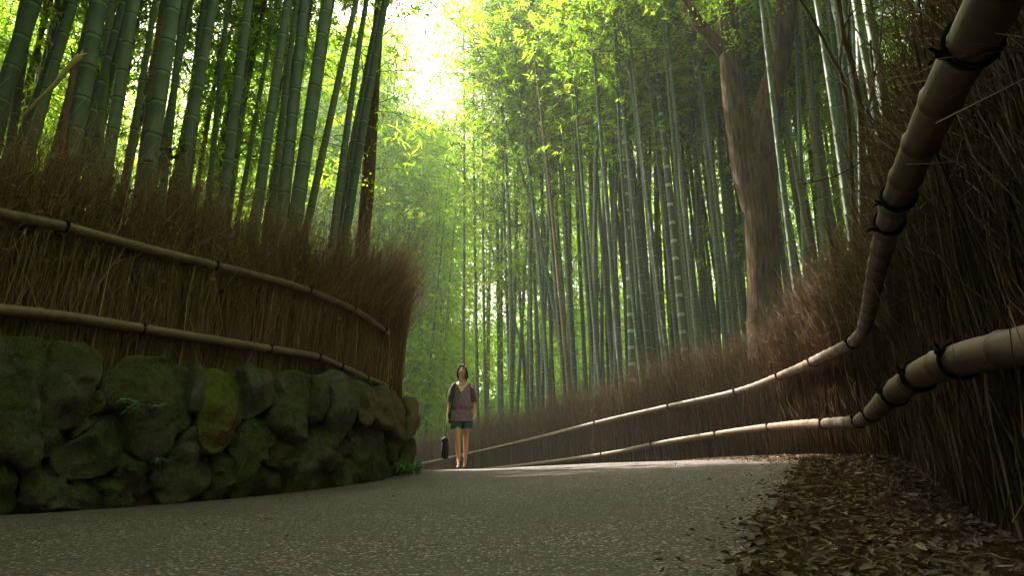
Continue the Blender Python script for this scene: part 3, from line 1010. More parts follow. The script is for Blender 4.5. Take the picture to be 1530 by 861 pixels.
for pts, sd in ((upR, 4), (loR, 5)):
    p3 = [P(*a) for a in pts]
    V, fs, mi, p, s = rail_mesh(p3, 0.047, 0.042, 0.30, sd)
    ro = link('rail', make_mesh('rail', V - rf0, fs, [M['rail'], M['rail_node']], mi, True), rfence)
    tx = [(1446, 60), (1338, 290), (1326, 330), (1275, 512), (1215, 541), (1165, 563), (1100, 586), (1000, 608), (890, 633), (770, 663), (700, 678)] if sd == 4 else \
         [(1432, 538), (1375, 562), (1338, 588), (1303, 617), (1284, 629), (1232, 633), (1150, 638), (1070, 648), (975, 665), (900, 680)]
    pr = p.copy()
    dep = pr[:, 1] * CP + (pr[:, 2] - EYE) * SP
    vx = 765 + F * pr[:, 0] / np.maximum(dep, .1); vy = 430.5 - F * (-(pr[:, 1]) * SP + (pr[:, 2] - EYE) * CP) / np.maximum(dep, .1)
    for i, (x, y) in enumerate(tx):
        k = int(((vx - x) ** 2 + (vy - y) ** 2 + (dep < .5) * 1e9).argmin()); k = min(max(k, 5), len(p) - 6)
        rr_ = 0.047 + (0.042 - 0.047) * s[k] / s[-1]
        link('rope_tie', tie_mesh(p[k], p[k + 5] - p[k - 5], rr_ + .002, i + sd * 10).mesh('rope_tie', M['tie'], True, rf0), ro)

# ------------------------------------------------------------------ bamboo
def culm_mesh(path_fn, hgt, r0, pale, sides=10, dry=False):
    """path_fn(s 0..1) -> points.  rings at every node"""
    gap0 = 0.20 + r0 * 1.1
    zs, x = [], 0.12
    i = 0
    while x < hgt * 0.97:
        zs.append(x); i += 1
        x += min(gap0 + 0.012 * i, 0.46) * random.uniform(.93, 1.07)
    ring, rad, seg = [0.0], [1.0], []
    for z in zs:
        for o_, k_, m_ in ((-0.09 if pale else -0.045, 1.0, 0), (-0.007, 1.0, 2), (-0.003, 1.035, 1), (0.004, 1.05, 1), (0.010, 1.0, 1)):
            ring.append(z + o_); rad.append(k_); seg.append(m_)
    ring.append(hgt); rad.append(1.0); seg.append(0)
    ring, rad = np.array(ring), np.array(rad)
    s = ring / hgt
    R = r0 * rad * (1 - 0.86 * s ** 1.6)
    pts = path_fn(s)
    V, fs = tube(pts, R, sides)
    mi = np.concatenate([np.repeat(np.array(seg), sides), np.zeros(sides * 2, int)])
    return make_mesh('culm', V, fs, [M['culm_dry'] if dry else (M['culm_pale'] if pale else M['culm']), M['node'], M['powder_pale'] if pale else M['powder']], mi, True)


def crown_mesh(seed, hgt=13.0, lo=0.34, n_leaf=1.0, spread=1.0):
    r = np.random.default_rng(seed)
    nodes = np.linspace(lo, 0.99, int(34))
    st, dr_, ln = [], [], []
    for z in nodes:
        for b in range(2):
            a = r.uniform(0, 2 * math.pi)
            rise = r.uniform(0.15, 0.9)
            l = spread * (0.5 + 1.9 * math.sin(math.pi * min(1, (z - lo) / (1 - lo) * 0.80 + 0.16)) ** 0.8) * r.uniform(.55, 1.05)
            st.append([0, 0, z * hgt]); dr_.append([math.cos(a), math.sin(a), rise]); ln.append(l)
    st, dr_, ln = np.array(st), unit(np.array(dr_)), np.array(ln)
    nb = len(st); S = 6
    s = np.linspace(0, 1, S)
    path = st[:, None] + dr_[:, None] * (ln[:, None] * s)[..., None]
    path[..., 2] -= (ln * r.uniform(.15, .5, nb))[:, None] * s ** 2
    bag = Bag()
    v, f = tubes(path, 0.011 * np.linspace(1, .25, S)[None] * np.ones((nb, 1)))
    bag.add(v, f, 0.5, 1)
    # twigs with fans of leaves
    nt = int(15 * nb * n_leaf)
    b = r.choice(nb, nt, p=ln / ln.sum())
    ss = r.uniform(0.18, 1.0, nt)
    base = st[b] + dr_[b] * (ln[b] * ss)[:, None]
    base[:, 2] -= ln[b] * 0.32 * ss ** 2
    td = unit(dr_[b] * 0.5 + r.normal(0, 0.65, (nt, 3)) + np.array([0, 0, 0.05]))
    tl = r.uniform(0.12, 0.5, nt)
    mid = base + td * tl[:, None]; mid[:, 2] -= 0.15 * tl
    v, f = tubes(np.stack([base, (base + mid) / 2 + np.array([0, 0, .03]), mid], 1), np.ones((nt, 1)) * np.array([[.004, .003, .002]]))
    bag.add(v, f, 0.6, 1)
    nl = 7
    c = np.repeat(mid, nl, 0) - np.repeat(td, nl, 0) * r.uniform(0, 0.22, (nt * nl, 1))
    d = unit(np.repeat(td, nl, 0) * 0.7 + r.normal(0, 0.55, (nt * nl, 3)) + np.array([0, 0, -0.45]))
    nn = unit(r.normal(0, 0.55, (nt * nl, 3)) + np.array([0, 0, 1.0]))
    v, f = leaves(c, d, nn, r.uniform(0.10, 0.21, nt * nl), r.uniform(0.018, 0.034, nt * nl), 0.12)
    tw = np.clip(r.normal(0.5, 0.17, nt), 0, 1)
    t = np.clip(np.repeat(tw, nl) + r.normal(0, 0.1, nt * nl), 0, 1)
    bag.add(v, f, np.repeat(t, 4), 0)
    return bag.mesh('crown', [M['leaf'], M['branch']])


CROWNS = [crown_mesh(100 + i, 13.0, lo, nl_, sp) for i, (lo, nl_, sp) in enumerate(
    [(0.50, .28, 1.0), (0.56, .31, 1.1), (0.46, .28, .95), (0.66, .36, 1.15), (0.48, .28, 1.0), (0.62, .36, 1.05)])]
SPARSE = [crown_mesh(300 + i, 13.0, lo, .13, 1.0) for i, lo in enumerate([.58, .64, .6])]
LOWC = [crown_mesh(200 + i, 13.0, lo, nl_, sp) for i, (lo, nl_, sp) in enumerate([(0.26, .6, 0.9), (0.32, .6, 1.0), (0.22, .55, .85)])]
n_bamboo = 0


def bamboo(base, dirv, hgt, r0, label, group, bend=None, pale=False, low=False, dry=False, crown=True, sides=10):
    global n_bamboo
    n_bamboo += 1
    base = np.asarray(base, float)
    d = np.asarray(dirv, float); d = d / d[2]
    bend = np.array(bend if bend is not None else (random.gauss(0, .5), random.gauss(0, .5)))
    root = thing('bamboo', base, label, 'bamboo', group)

    def path(s):
        s = np.asarray(s)
        p = np.zeros((len(s), 3))
        p[:, 2] = s * hgt
        p[:, 0] = d[0] * s * hgt + bend[0] * np.clip(s - .25, 0, 1) ** 2
        p[:, 1] = d[1] * s * hgt + bend[1] * np.clip(s - .25, 0, 1) ** 2
        return p
    link('culm', culm_mesh(path, hgt, r0, pale, sides, dry), root)
    if crown:
        cme = random.choice(SPARSE if (base[0] > .04 * base[1] and base[1] > 9 and not low and random.random() < .75) else LOWC if low else ([CROWNS[3], CROWNS[5]] if math.hypot(base[0], base[1]) < 14.5 or random.random() < .3 else CROWNS))
        co = link('crown', cme, root)
        tip = path(np.array([0.75]))[0]
        q_ = Vector((0, 0, 1)).rotation_difference(Vector(tip))
        co.rotation_mode = 'QUATERNION'
        spin = Matrix.Rotation(random.uniform(0, 6.28), 4, 'Z').to_quaternion()
        co.rotation_quaternion = q_ @ spin
        k = hgt / 13.0
        co.scale = (k * random.uniform(.85, 1.15), k * random.uniform(.85, 1.15), k)
    return root


def traced(pb, pt_, Y, wpx, hgt, label, group, **kw):
    """base and higher point of a stem in the photograph, standing at plan depth Y"""
    a = PY(pb[0], pb[1], Y); b = PY(pt_[0], pt_[1], Y)
    d = b - a
    d = d / d[2]
    zt = terrain_z([a[:2]])[0]
    for _ in range(3):
        base = a + d * (zt - a[2]); zt = terrain_z([base[:2]])[0]
    base = a + d * (zt - a[2]) - np.array([0, 0, 0.03])
    t = np.linalg.norm(a - np.array([0, 0, EYE]))
    t = Y / ((CP - (430.5 - pb[1]) / F * SP))
    r0 = wpx / F * t * 0.5
    return bamboo(base, d, hgt, r0, label, group, **kw), base


GL = 'thick bamboos growing behind the left fence'
used = []
left_list = [  # base px, upper px, plan depth, width px, label
 ((-12, 190), (50, 0), 7.4, 27, 'thick dark bamboo leaning in from the left edge of the picture'),
 ((20, 185), (46, 0), 9.5, 14, 'thin bamboo between the leaning edge stem and the broken pale culm'),
 ((113, 200), (149, 0), 7.2, 27, 'thick grey green bamboo just right of the broken pale culm'),
 ((150, 190), (166, 0), 8.6, 15, 'slimmer bamboo touching the right side of a thick grey green one'),
 ((165, 217), (200, 0), 7.6, 19, 'dark bamboo second thick stem right of the broken culm'),
 ((195, 234), (231, 0), 8.8, 11, 'slender pale bamboo between two thick dark stems'),
 ((227, 217), (259, 0), 7.4, 26, 'thickest brown green bamboo above the curled dead leaves'),
 ((254, 190), (275, 0), 9.2, 12, 'thin bamboo at the right side of the thickest brown green stem'),
 ((273, 259), (317, 0), 8.0, 19, 'clearly ringed bamboo beside the curled dead leaves'),
 ((284, 160), (300, 0), 9.8, 11, 'thin pale bamboo behind the clearly ringed stem'),
 ((318, 230), (340, 0), 9.4, 9, 'narrow bamboo right of the clearly ringed stem'),
 ((334, 300), (371, 0), 8.4, 16, 'dark slanting bamboo alone before a gap of bright leaves'),
 ((352, 215), (392, 0), 11.5, 9, 'faint slanting bamboo in the bright leaves behind'),
 ((398, 215), (428, 0), 8.8, 17, 'pale bamboo first of the dense cluster above the rail bend'),
 ((420, 187), (438, 0), 10.2, 11, 'bamboo half hidden in the middle of the dense cluster'),
 ((430, 240), (455, 0), 9.2, 19, 'light green ringed bamboo in the dense cluster above the rail bend'),
 ((455, 230), (488, 0), 9.3, 22, 'broad dark green bamboo last thick stem of the dense cluster'),
 ((473, 270), (530, 0), 10.0, 12, 'leaning slim bamboo right of the broad dark green stem'),
 ((508, 270), (541, 0), 10.4, 12, 'dark leaning bamboo with wide rings near the end of the fence'),
 ((519, 330), (573, 0), 10.9, 15, 'pale bamboo leaning furthest right beside the white sky gap'),
 ((523, 250), (557, 30), 11.6, 9, 'thin bamboo crossing behind the one beside the sky gap'),
]
for pb, pt_, Y, wpx, lb in left_list:
    o, b = traced(pb, pt_, Y, wpx, random.uniform(12.5, 14.5), lb, GL, bend=(random.uniform(0, .8), random.uniform(-.3, .6)))
    used.append(b[:2])
GC = 'bamboos standing out in the grove behind the right fence'
ctr = [
 ((813, 360), (775, 115), 19.0, 8, 'curved bamboo arching to the left high over the middle of the grove', dict(bend=(-2.6, 0))),
 ((834, 360), (807, 20), 19.5, 7.5, 'slim straight bamboo next to the left arching stem', {}),
 ((873, 314), (850, 0), 20.5, 7, 'slim bamboo with dark top in the middle of the grove', {}),
 ((886, 360), (880, 84), 18.5, 10, 'thick upright grey green bamboo in the middle of the grove', {}),
 ((917, 360), (914, 125), 18.0, 8, 'upright bamboo left of the one ringed with white', {}),
 ((938, 360), (927, 0), 15.6, 9.5, 'bamboo with clear white rings just over the long fence', dict(pale=True)),
 ((1007, 360), (973, 0), 14.6, 11, 'brightest white ringed bamboo leaning slightly left', dict(pale=True)),
 ((708, 220), (668, 54), 24.5, 5, 'thin arching bamboo near the white sky gap', dict(bend=(-2.0, 0))),
 ((1045, 360), (1036, 63), 15.5, 8, 'upright bamboo left of the forked tree', {}),
 ((1070, 360), (1062, 60), 18, 7, 'dim bamboo close to the left side of the forked tree', {}),
 ((1180, 360), (1136, 0), 9.5, 9.5, 'bamboo stem passing in front of the forked tree trunk', {}),
 ((1201, 360), (1188, 42), 11, 8.5, 'pale bamboo right of the forked tree trunk', {}),
 ((1224, 300), (1210, 42), 12.5, 7, 'slim bamboo second to the right of the forked tree', {}),
 ((1252, 210), (1223, 0), 8.2, 11, 'bamboo rising out of the fence beside the bare dark branches', {}),
 ((1286, 167), (1283, 0), 7.4, 12, 'pale bamboo at the dark upper edge of the near fence', {}),
 ((1268, 260), (1252, 30), 11.5, 8, 'dim bamboo between the bare dark branches and the fence', {}),
 ((748, 470), (745, 300), 26, 6, 'grey green bamboo in the dense stems right above the walking woman', {}),
 ((730, 480), (733, 300), 26, 7, 'broad pale bamboo directly above the head of the walking woman', {}),
 ((958, 430), (952, 200), 17, 7, 'bamboo between the two white ringed stems', {}),
]
for pb, pt_, Y, wpx, lb, kw in ctr:
    o, b = traced(pb, pt_, Y, wpx, random.uniform(13, 15), lb, GC, **kw)
    used.append(b[:2])

# the rest of the nearest 300, one by one
cand = np.column_stack([rng.uniform(-22, 20, 60000), rng.uniform(6, 46, 60000)])
a_, b_ = dl(cand), dr(cand)
uu = cand[:, 0] / cand[:, 1]
left_ok = (a_ > 0.75) & (np.hypot(cand[:, 0], cand[:, 1]) < 16.5) & (uu > -.86) & (b_ < 0)
right_ok = (b_ > 0.55) & (uu < .62) & (uu > -.26)
SD = np.array(SUN_DIR)
LIT = [((-.3, 10.7, .5), 1.7), ((.8, 10.3, .5), 1.9), ((1.8, 10.0, .5), 1.9), ((-.8, 10.9, 1.6), 1.0), ((1.0, 9.2, .5), .8), ((1.8, 8.8, .5), .8)]


def shades(q_, crown_r=1.1):
    for p_, r_ in LIT:
        for h in np.arange(5.0, 19.0, .8):
            w_ = np.array(p_)[:2] + SD[:2] / SD[2] * (h - p_[2])
            if math.hypot(*(w_ - q_)) < (r_ * .5 + crown_r if h > 7 else .35): return True
    return False


pool = []
acc = list(used)
ordr = np.argsort(np.hypot(cand[:, 0], cand[:, 1]) + rng.uniform(0, 13, len(cand)))
nL_, nR_ = 0, 0
for i in ordr:
    if not (left_ok[i] or right_ok[i]): continue
    if left_ok[i] and (nL_ >= 60): continue
    if right_ok[i] and (nR_ >= 186): continue
    # the big trees keep their room
    q_ = cand[i]
    if left_ok[i] and a_[i] < 2.6 and q_[1] < 12.5: continue
    if left_ok[i] and q_[0] / q_[1] > -.25: continue
    if right_ok[i] and q_[1] < 10.5 and q_[0] / q_[1] < 0.54: continue
    if right_ok[i] and q_[1] < 12.5 and .27 < q_[0] / q_[1] < 0.47: continue
    if abs(q_[0] - 3.45) < 0.5 and q_[1] < 11: continue
    md = 0.5 if left_ok[i] else 0.5
    if acc and (((np.array(acc) - q_) ** 2).sum(1).min() < md * md): continue
    if shades(q_): continue
    acc.append(q_); pool.append((q_, left_ok[i]))
    if left_ok[i]: nL_ += 1
    else: nR_ += 1
for q_, isl in pool:
    z = terrain_z([q_])[0] - 0.03
    dist = math.hypot(*q_)
    hgt = random.uniform(12.5, 15.5)
    if not isl:
        u_ = q_[0] / q_[1]
        hgt = max(hgt, min(22, q_[1] * random.uniform(.76, .95))) if u_ > -.125 else max(10, q_[1] * random.uniform(.54, .62))
    if isl:
        dv = (0.03 + random.gauss(0, .03), random.gauss(0, .03), 1)
        lb, gp = 'green bamboo further back in the thicket behind the left fence', 'bamboos of the left thicket'
    else:
        dv = (random.gauss(-0.01, .028), random.gauss(0, .03), 1)
        if dist < 22: lb, gp = 'slim green bamboo in the front rows of the grove behind the long fence', 'front bamboos of the grove'
        else: lb, gp = 'thin green bamboo deep in the grove behind the long fence', 'deep bamboos of the grove'
    dry = random.random() < 0.03
    if dry: lb = lb.replace('green', 'dry brown'); gp = 'dry ' + gp
    bamboo((q_[0], q_[1], z), dv, hgt, random.uniform(0.045, 0.078), lb, gp, low=(random.random() < ((.3 if dist > 13 else .05) if isl else (0.35 if dist > 20 else .05))), dry=dry, crown=not dry, sides=8)

# ------------------------------------------------------------------ the wood beyond and added unseen shade bamboos: one mass
r = np.random.default_rng(77)
bag = Bag()
c2 = np.column_stack([r.uniform(-60, 50, 14000), r.uniform(12, 66, 14000)])
a_, b_ = dl(c2), dr(c2)
dd_ = np.hypot(c2[:, 0], c2[:, 1])
u_ = c2[:, 0] / c2[:, 1]
okF = (b_ > 6) & (dd_ > 39) & (dd_ < 49) & (u_ < .8) & (u_ > -.9)                    # the sunlit far edge of the clearing
okL = (a_ > 1.5) & (b_ < 0) & (dd_ > 21) & (dd_ < 29) & (u_ > -.98)                     # left of the road
okW = (b_ > 6) & (dd_ > 50) & (dd_ < 60) & (u_ < .85) & (u_ > -.98)                    # and the dense wood behind that
okL2 = (a_ > 1.5) & (b_ < 0) & (dd_ > 33) & (dd_ < 43) & (u_ > -.98)
okB = (b_ > .7) & (dd_ > 25) & (dd_ < 36) & (u_ < -.10) & (u_ > -.98)                   # where the road turns away
cF, cW = c2[okF][:230], c2[okW][:300]
uF = cF[:, 0] / cF[:, 1]
cF = cF[(uF < -.05) | (r.random(len(cF)) < .95)]
c2 = np.vstack([cF, cW, [p_ for p_ in c2[okL][:85] if not shades(p_, 1.3)], c2[okL2][:190], c2[okB][:190]])
cb = np.column_stack([r.uniform(-17, 13, 3000), r.uniform(-18, 7, 3000)])  # unseen bamboos behind and beside the camera, added to shade the foreground
a_, b_ = dl(cb), dr(cb)
cb = cb[((a_ > .8) & (b_ < 0) & (cb[:, 0] / np.maximum(cb[:, 1], .1) < -1.7) & (cb[:, 1] < 4)) | (b_ > .8) & ((cb[:, 1] < 0) | (cb[:, 0] / np.maximum(cb[:, 1], .1) > 1.7)) | ((cb[:, 1] < -11) & (np.abs(cb[:, 0] + 3) < 9))]
cb = np.array([p_ for p_ in cb[:460] if not shades(p_, 1.6)])[:400]
cr = np.column_stack([r.uniform(3, 18, 2500), r.uniform(2, 13, 2500)])
b_ = dr(cr); u_ = cr[:, 0] / cr[:, 1]
cr = cr[(b_ > 1.0) & (u_ > .82) & (u_ < 1.75)][:60]
cl = np.column_stack([r.uniform(-18, -3, 4000), r.uniform(.5, 12, 4000)])  # unseen bamboos out to the left, added to keep sun off the near road
a_ = dl(cl); u_ = cl[:, 0] / cl[:, 1]
cl = cl[(a_ > .9) & (u_ < -.9) & (u_ > -3) & (cl[:, 1] < 10.5)]
cl = np.array([p_ for p_ in cl[:105] if not shades(p_, 1.3)])
cr = np.vstack([cr, cl])
side_ = np.concatenate([np.zeros(len(c2) + len(cb), bool), np.ones(len(cr), bool)])
c2 = np.vstack([c2, cb, cr])
z2 = terrain_z(c2)
n = len(c2)
h2 = r.uniform(12, 16, n)
h2[(np.hypot(c2[:, 0], c2[:, 1]) > 49) & (c2[:, 0] > -.05 * c2[:, 1]) & (c2[:, 1] > 12)] *= .42
far2 = np.hypot(c2[:, 0], c2[:, 1])
u2 = c2[:, 0] / np.maximum(c2[:, 1], 1)
h2 = np.where((far2 > 27) & (c2[:, 1] > 12), np.where(u2 > -.125, np.minimum(h2 * 1.6, far2 * .55), np.where(u2 > -.205, np.minimum(h2 * 1.4, c2[:, 1] * r.uniform(.52, .60, n)), np.minimum(25, c2[:, 1] * .76))), h2)
S = 7
s = np.linspace(0, 1, S)
ln2 = r.normal(0, .5, (n, 2))
near_ = (c2[:, 1] < 8) & ~side_
ln2[near_] += unit(np.array([-2.2, 2.0]) - c2[near_]) * r.uniform(.3, 2.2, near_.sum())[:, None]      # unseen ones leaned over the road to close its shade
path = np.zeros((n, S, 3)); path[..., 2] = z2[:, None] + h2[:, None] * s
path[..., :2] = c2[:, None] + ln2[:, None] * (s ** 1.5)[None, :, None]
v, f = tubes(path, r.uniform(0.045, 0.075, n)[:, None] * np.linspace(1, .2, S), 6)
bag.add(v, f, np.repeat(r.random(n), S * 6), 1)
M['culm_far'] = tint_mat('far_culm', [(0, (0.09, 0.15, 0.08)), (0.8, (0.16, 0.22, 0.11)), (1, (0.25, 0.18, 0.08))], 0.6)
per = 1150
b = np.repeat(np.arange(n), per)
m_ = len(b)
ss = np.where(r.random(m_) < np.where(c2[b, 1] > 12, np.where((c2[b, 0] < -.1 * c2[b, 1]) | (far2[b] > 49), .55, .38), 0), r.uniform(.03, .4, m_), r.beta(1.4, 1.2, m_) * 0.68 + 0.32)
ang = r.uniform(0, 2 * math.pi, m_)
ss = np.where(side_[b], .5 + ss * .5, ss)
rr_ = np.sqrt(r.random(m_)) * np.where(near_[b], 3.0, np.where(side_[b], 2.3, 1.7)) * (0.5 + 0.7 * np.sin(math.pi * np.clip(ss, 0, 1) ** 1.4))
clump = np.stack([rr_ * np.cos(ang), rr_ * np.sin(ang)], 1)
c = np.column_stack([c2[b] + ln2[b] * (ss ** 1.5)[:, None] + clump, z2[b] + h2[b] * ss * 1.02 - rr_ * .15])
d = unit(np.column_stack([clump * .5 + r.normal(0, .6, (m_, 2)), r.normal(-.4, .4, m_)]))
v, f = leaves(c, d, unit(r.normal(0, .6, (m_, 3)) + np.array([0, 0, 1.])), r.uniform(.22, .38, m_) * np.where(near_[b], 1.35, np.where(c2[b, 1] > 32, 1.35, 1)), r.uniform(.06, .10, m_) * np.where(near_[b], 1.7, np.where(c2[b, 1] > 32, 1.3, 1)), 0.1)
bag.add(v, f, np.repeat(np.clip(r.normal(.55, .18, m_), 0, 1), 4), 0)
link('bamboo_wood', bag.mesh('bamboo_wood', [M['leaf'], M['culm_far']]), None, 'far off bamboo wood with bright leaves and unseen nearer bamboos added for shade', 'bamboo wood', kind='stuff')


# ------------------------------------------------------------------ broadleaf trees
def limb(path_px, Y, widths, sides=16, seed=0, wob=0.012):
    pts = []
    for (px, py), y in zip(path_px, Y if isinstance(Y, (list, tuple)) else [Y] * len(path_px)):
        pts.append(PY(px, py, y))
    pts = np.array(pts)
    t = pts[:, 1] / np.array([ray(*p)[1] for p in path_px])
    R = np.array(widths) / F * t * 0.5
    p4 = crom(np.column_stack([pts, R]), 60)
    V, fs = tube(p4[:, :3], p4[:, 3], sides * 2)
    for i in range(len(V)):
        k = mnoise.fractal(Vector((V[i][0] * 5, V[i][1] * 5, V[i][2] * 1.2 + seed)), 1, 2, 3)
        c = p4[min(i // (sides * 2), 59), :3]
        V[i] = c + (V[i] - c) * (1 + wob * 2.2 * k)
    return V, fs


def sprigs(anchor, n, rad, seed, lmin=.04, lmax=.09, flat=0.6, m=0, bag=None, tint=(.5, .18)):
    r = np.random.default_rng(seed)
    bag = bag or Bag()
    c = anchor + r.normal(0, 1, (n, 3)) * rad
    d = unit(r.normal(0, 1, (n, 3)) + np.array([0, 0, -.3]))
    v, f = leaves(c, d, unit(r.normal(0, flat, (n, 3)) + np.array([0, 0, 1.])), r.uniform(lmin, lmax, n), r.uniform(lmin, lmax, n) * .5, .1)
    bag.add(v, f, np.repeat(np.clip(r.normal(*tint, n), 0, 1), 4), m)
    return bag


TY = 10.9
t0 = PY(1146, 480, TY); t0[2] = terrain_z([t0[:2]])[0] - 0.05
tree = thing('forked_tree', t0, 'big brown barked tree with forked trunk behind the long fence', 'tree')
bag = Bag()
V, fs = limb([(1150, 640), (1147, 540), (1144, 480), (1141, 400), (1138, 340), (1134, 290), (1131, 255), (1130, 228)], TY, [84, 62, 54, 48, 48, 52, 58, 40], seed=1)
bag.add(V, fs)
link('trunk', bag.mesh('trunk', M['bark'], True, t0), tree)
bag = Bag(); V, fs = limb([(1133, 345), (1120, 270), (1110, 220), (1102, 180), (1093, 110), (1089, 50), (1087, 0), (1082, -120), (1064, -260), (1040, -420)], TY, [30, 42, 40, 36, 32, 31, 30, 26, 20, 10], seed=2); bag.add(V, fs)
link('limb', bag.mesh('limb', M['bark'], True, t0), tree)
bag = Bag(); V, fs = limb([(1140, 345), (1140, 280), (1138, 230), (1143, 180), (1155, 130), (1164, 90), (1175, 0), (1188, -110), (1210, -260), (1230, -430)], TY, [30, 40, 48, 44, 37, 34, 32, 28, 20, 10], seed=3); bag.add(V, fs)
link('limb', bag.mesh('limb', M['bark'], True, t0), tree)
bag = Bag(); V, fs = limb([(1086, 78), (1072, 66), (1058, 50), (1042, 32), (1034, 16), (1022, -4), (1000, -60), (970, -140)], TY, [26, 22, 18, 17, 14, 10, 8, 4], seed=4); bag.add(V, fs)
link('branch', bag.mesh('branch', M['bark'], True, t0), tree)
bag = Bag()
for i, (px, py, n_, rd) in enumerate([(1092, 55, 70, .12), (1100, 10, 90, .16), (1060, 20, 80, .15), (1075, 0, 120, .2), (1110, 60, 30, .08), (1098, 70, 30, .08), (1160, 12, 40, .12), (1170, 140, 12, .06)]):
    sprigs(PY(px, py, TY - .25), n_, rd, 300 + i, bag=bag)
for i in range(46):
    px, py = random.uniform(940, 1330), random.uniform(-520, -130)
    sprigs(PY(px, py, TY + random.uniform(-1.5, 1.5)), 170, .42, 400 + i, .07, .13, bag=bag)
link('crown', bag.mesh('crown', [M['leaf']], False, t0), tree)

# pale trunk past the end of the left fence
t1 = PY(541, 370, 13.2); t1[2] = terrain_z([t1[:2]])[0] - 0.05
tr2 = thing('slender_tree', t1, 'pale brown tree trunk rising past the far end of the left fence', 'tree')
bag = Bag(); V, fs = limb([(536, 470), (541, 370), (549, 280), (554, 200), (558, 130), (563, 60), (570, -60), (576, -200)], 13.2, [24, 21, 20, 19, 18, 16, 12, 6], seed=9); bag.add(V, fs)
link('trunk', bag.mesh('trunk', M['bark_pale'], True, t1), tr2)
bag = Bag()
for i, (px, py, n_, rd) in enumerate([(552, 225, 40, .14), (562, 290, 40, .18), (550, 268, 40, .13), (530, -120, 200, .6), (590, -200, 200, .7), (560, -60, 160, .5)]):
    sprigs(PY(px, py, 13.0), n_, rd, 500 + i, .05, .1, bag=bag)
link('crown', bag.mesh('crown', [M['leaf']], False, t1), tr2)

# bare dark shrub poking out over the near fence
s0 = PY(1290, 350, 5.9); s0[2] = terrain_z([s0[:2]])[0]
sh = thing('bare_shrub', s0, 'bare dark branches rising behind the fence right of the forked tree', 'shrub')
bag = Bag()
for pth, wd in [([(1290, 420), (1287, 200), (1276, 110), (1262, 60), (1250, -10)], [10, 9, 9, 8, 7]), ([(1280, 420), (1265, 150), (1240, 80), (1215, 30), (1190, -10)], [7, 6, 5, 4, 3]),
                ([(1276, 110), (1268, 60), (1270, 0)], [5, 4, 3]), ([(1265, 150), (1255, 100), (1262, 40), (1280, 10)], [4, 3.5, 3, 2]), ([(1290, 240), (1250, 262), (1200, 275)], [3, 2.5, 1.5]),
                ([(1284, 200), (1304, 130), (1300, 60)], [5, 4, 3]), ([(1304, 130), (1315, 60), (1320, 0)], [3, 3, 2])]:
    V, fs = limb(pth, 5.9, wd, 4, 3); bag.add(V, fs)
link('branch', bag.mesh('branch', M['bare'], True, s0), sh)

# snapped dry culm on the left, and a drooping tuft of dead leaves
a, b = PY(34, 175, 7.0), PY(120, 83, 7.0)
bag = Bag()
pp = np.linspace(0, 1, 10)[:, None]
V, fs = tube(a + (b - a) * pp + np.array([0, 0, .02]) * np.sin(pp * 9), np.interp(pp[:, 0], [0, .8, 1], [.014, .03, .035]), 8); bag.add(V, fs, .95)
for j in range(5):
    e = b + (b - a) * random.uniform(.03, .1) + np.array([random.gauss(0, .02), 0, random.gauss(0, .02)])
    V, fs = tube(np.array([b - (b - a) * .05, b, e]), np.array([.02, .014, .002]), 4); bag.add(V, fs, 1)
cz = PY(112, 85, 7.05)
V, fs = tube(np.array([cz, PY(106, 130, 7.05), PY(96, 180, 7.05), PY(92, 300, 7.05)]), np.array([.03, .035, .04, .045]), 8); bag.add(V, fs, .25)
link('broken_culm', bag.mesh('broken_culm', M['twig_left'], True), None, 'snapped pale dry bamboo lying slantwise against the left thicket', 'broken bamboo')
bag = Bag()
sprigs(PY(256, 228, 6.9), 26, .07, 900, .08, .16, 1.5, bag=bag, tint=(.3, .15))
V, fs = tube(np.array([PY(252, 300, 6.95), PY(254, 260, 6.95), PY(257, 222, 6.9)]), .006, 5); bag.add(V, fs, .2)
link('dead_leaf_tuft', bag.mesh('dead_leaf_tuft', M['dead_leaf']), None, 'dark tuft of curled dead leaves above the left brush fence', 'dead leaves')


# ------------------------------------------------------------------ small plants
def plant(name, pxy, Y, n, spread, lmin, lmax, mk, label, cat, seed, stems=True, wratio=.4):
    r = np.random.default_rng(seed)
    o3 = PY(*pxy, Y)
    root = thing(name, o3, label, cat)
    bs, bl = Bag(), Bag()
    for i in range(n):
        a = r.uniform(0, 6.28)
        tip = o3 + np.array([math.cos(a) * spread * r.uniform(.4, 1), math.sin(a) * spread * r.uniform(.3, .8) - .02, spread * r.uniform(.1, .8)])
        midp = (o3 + tip) / 2 + np.array([0, 0, spread * .25])
        V, fs = tube(crom(np.array([o3, midp, tip]), 6), .0022, 4); bs.add(V, fs, .3)
        m_ = 5
        fr = np.linspace(.45, 1, m_)[:, None]
        c = o3 * (1 - fr) + tip * fr + np.array([0, 0, 1]) * spread * .25 * (4 * fr * (1 - fr)) * .9
        dn = unit(np.stack([r.normal(math.cos(a), .6, m_), r.normal(math.sin(a), .6, m_), r.normal(0, .35, m_)], 1))
        l_ = r.uniform(lmin, lmax, m_)
        v, f = leaves(c, dn, unit(r.normal(0, .3, (m_, 3)) + np.array([0, -.5, 1.])), l_, l_ * wratio, .15)
        bl.add(v, f, np.repeat(r.random(m_), 4))
    link('stem', bs.mesh('stem', M['branch'], origin=o3), root)
    link('foliage', bl.mesh('foliage', M[mk], origin=o3), root)


def wallY(px, py): return hit(LW, px, py)[0][1]


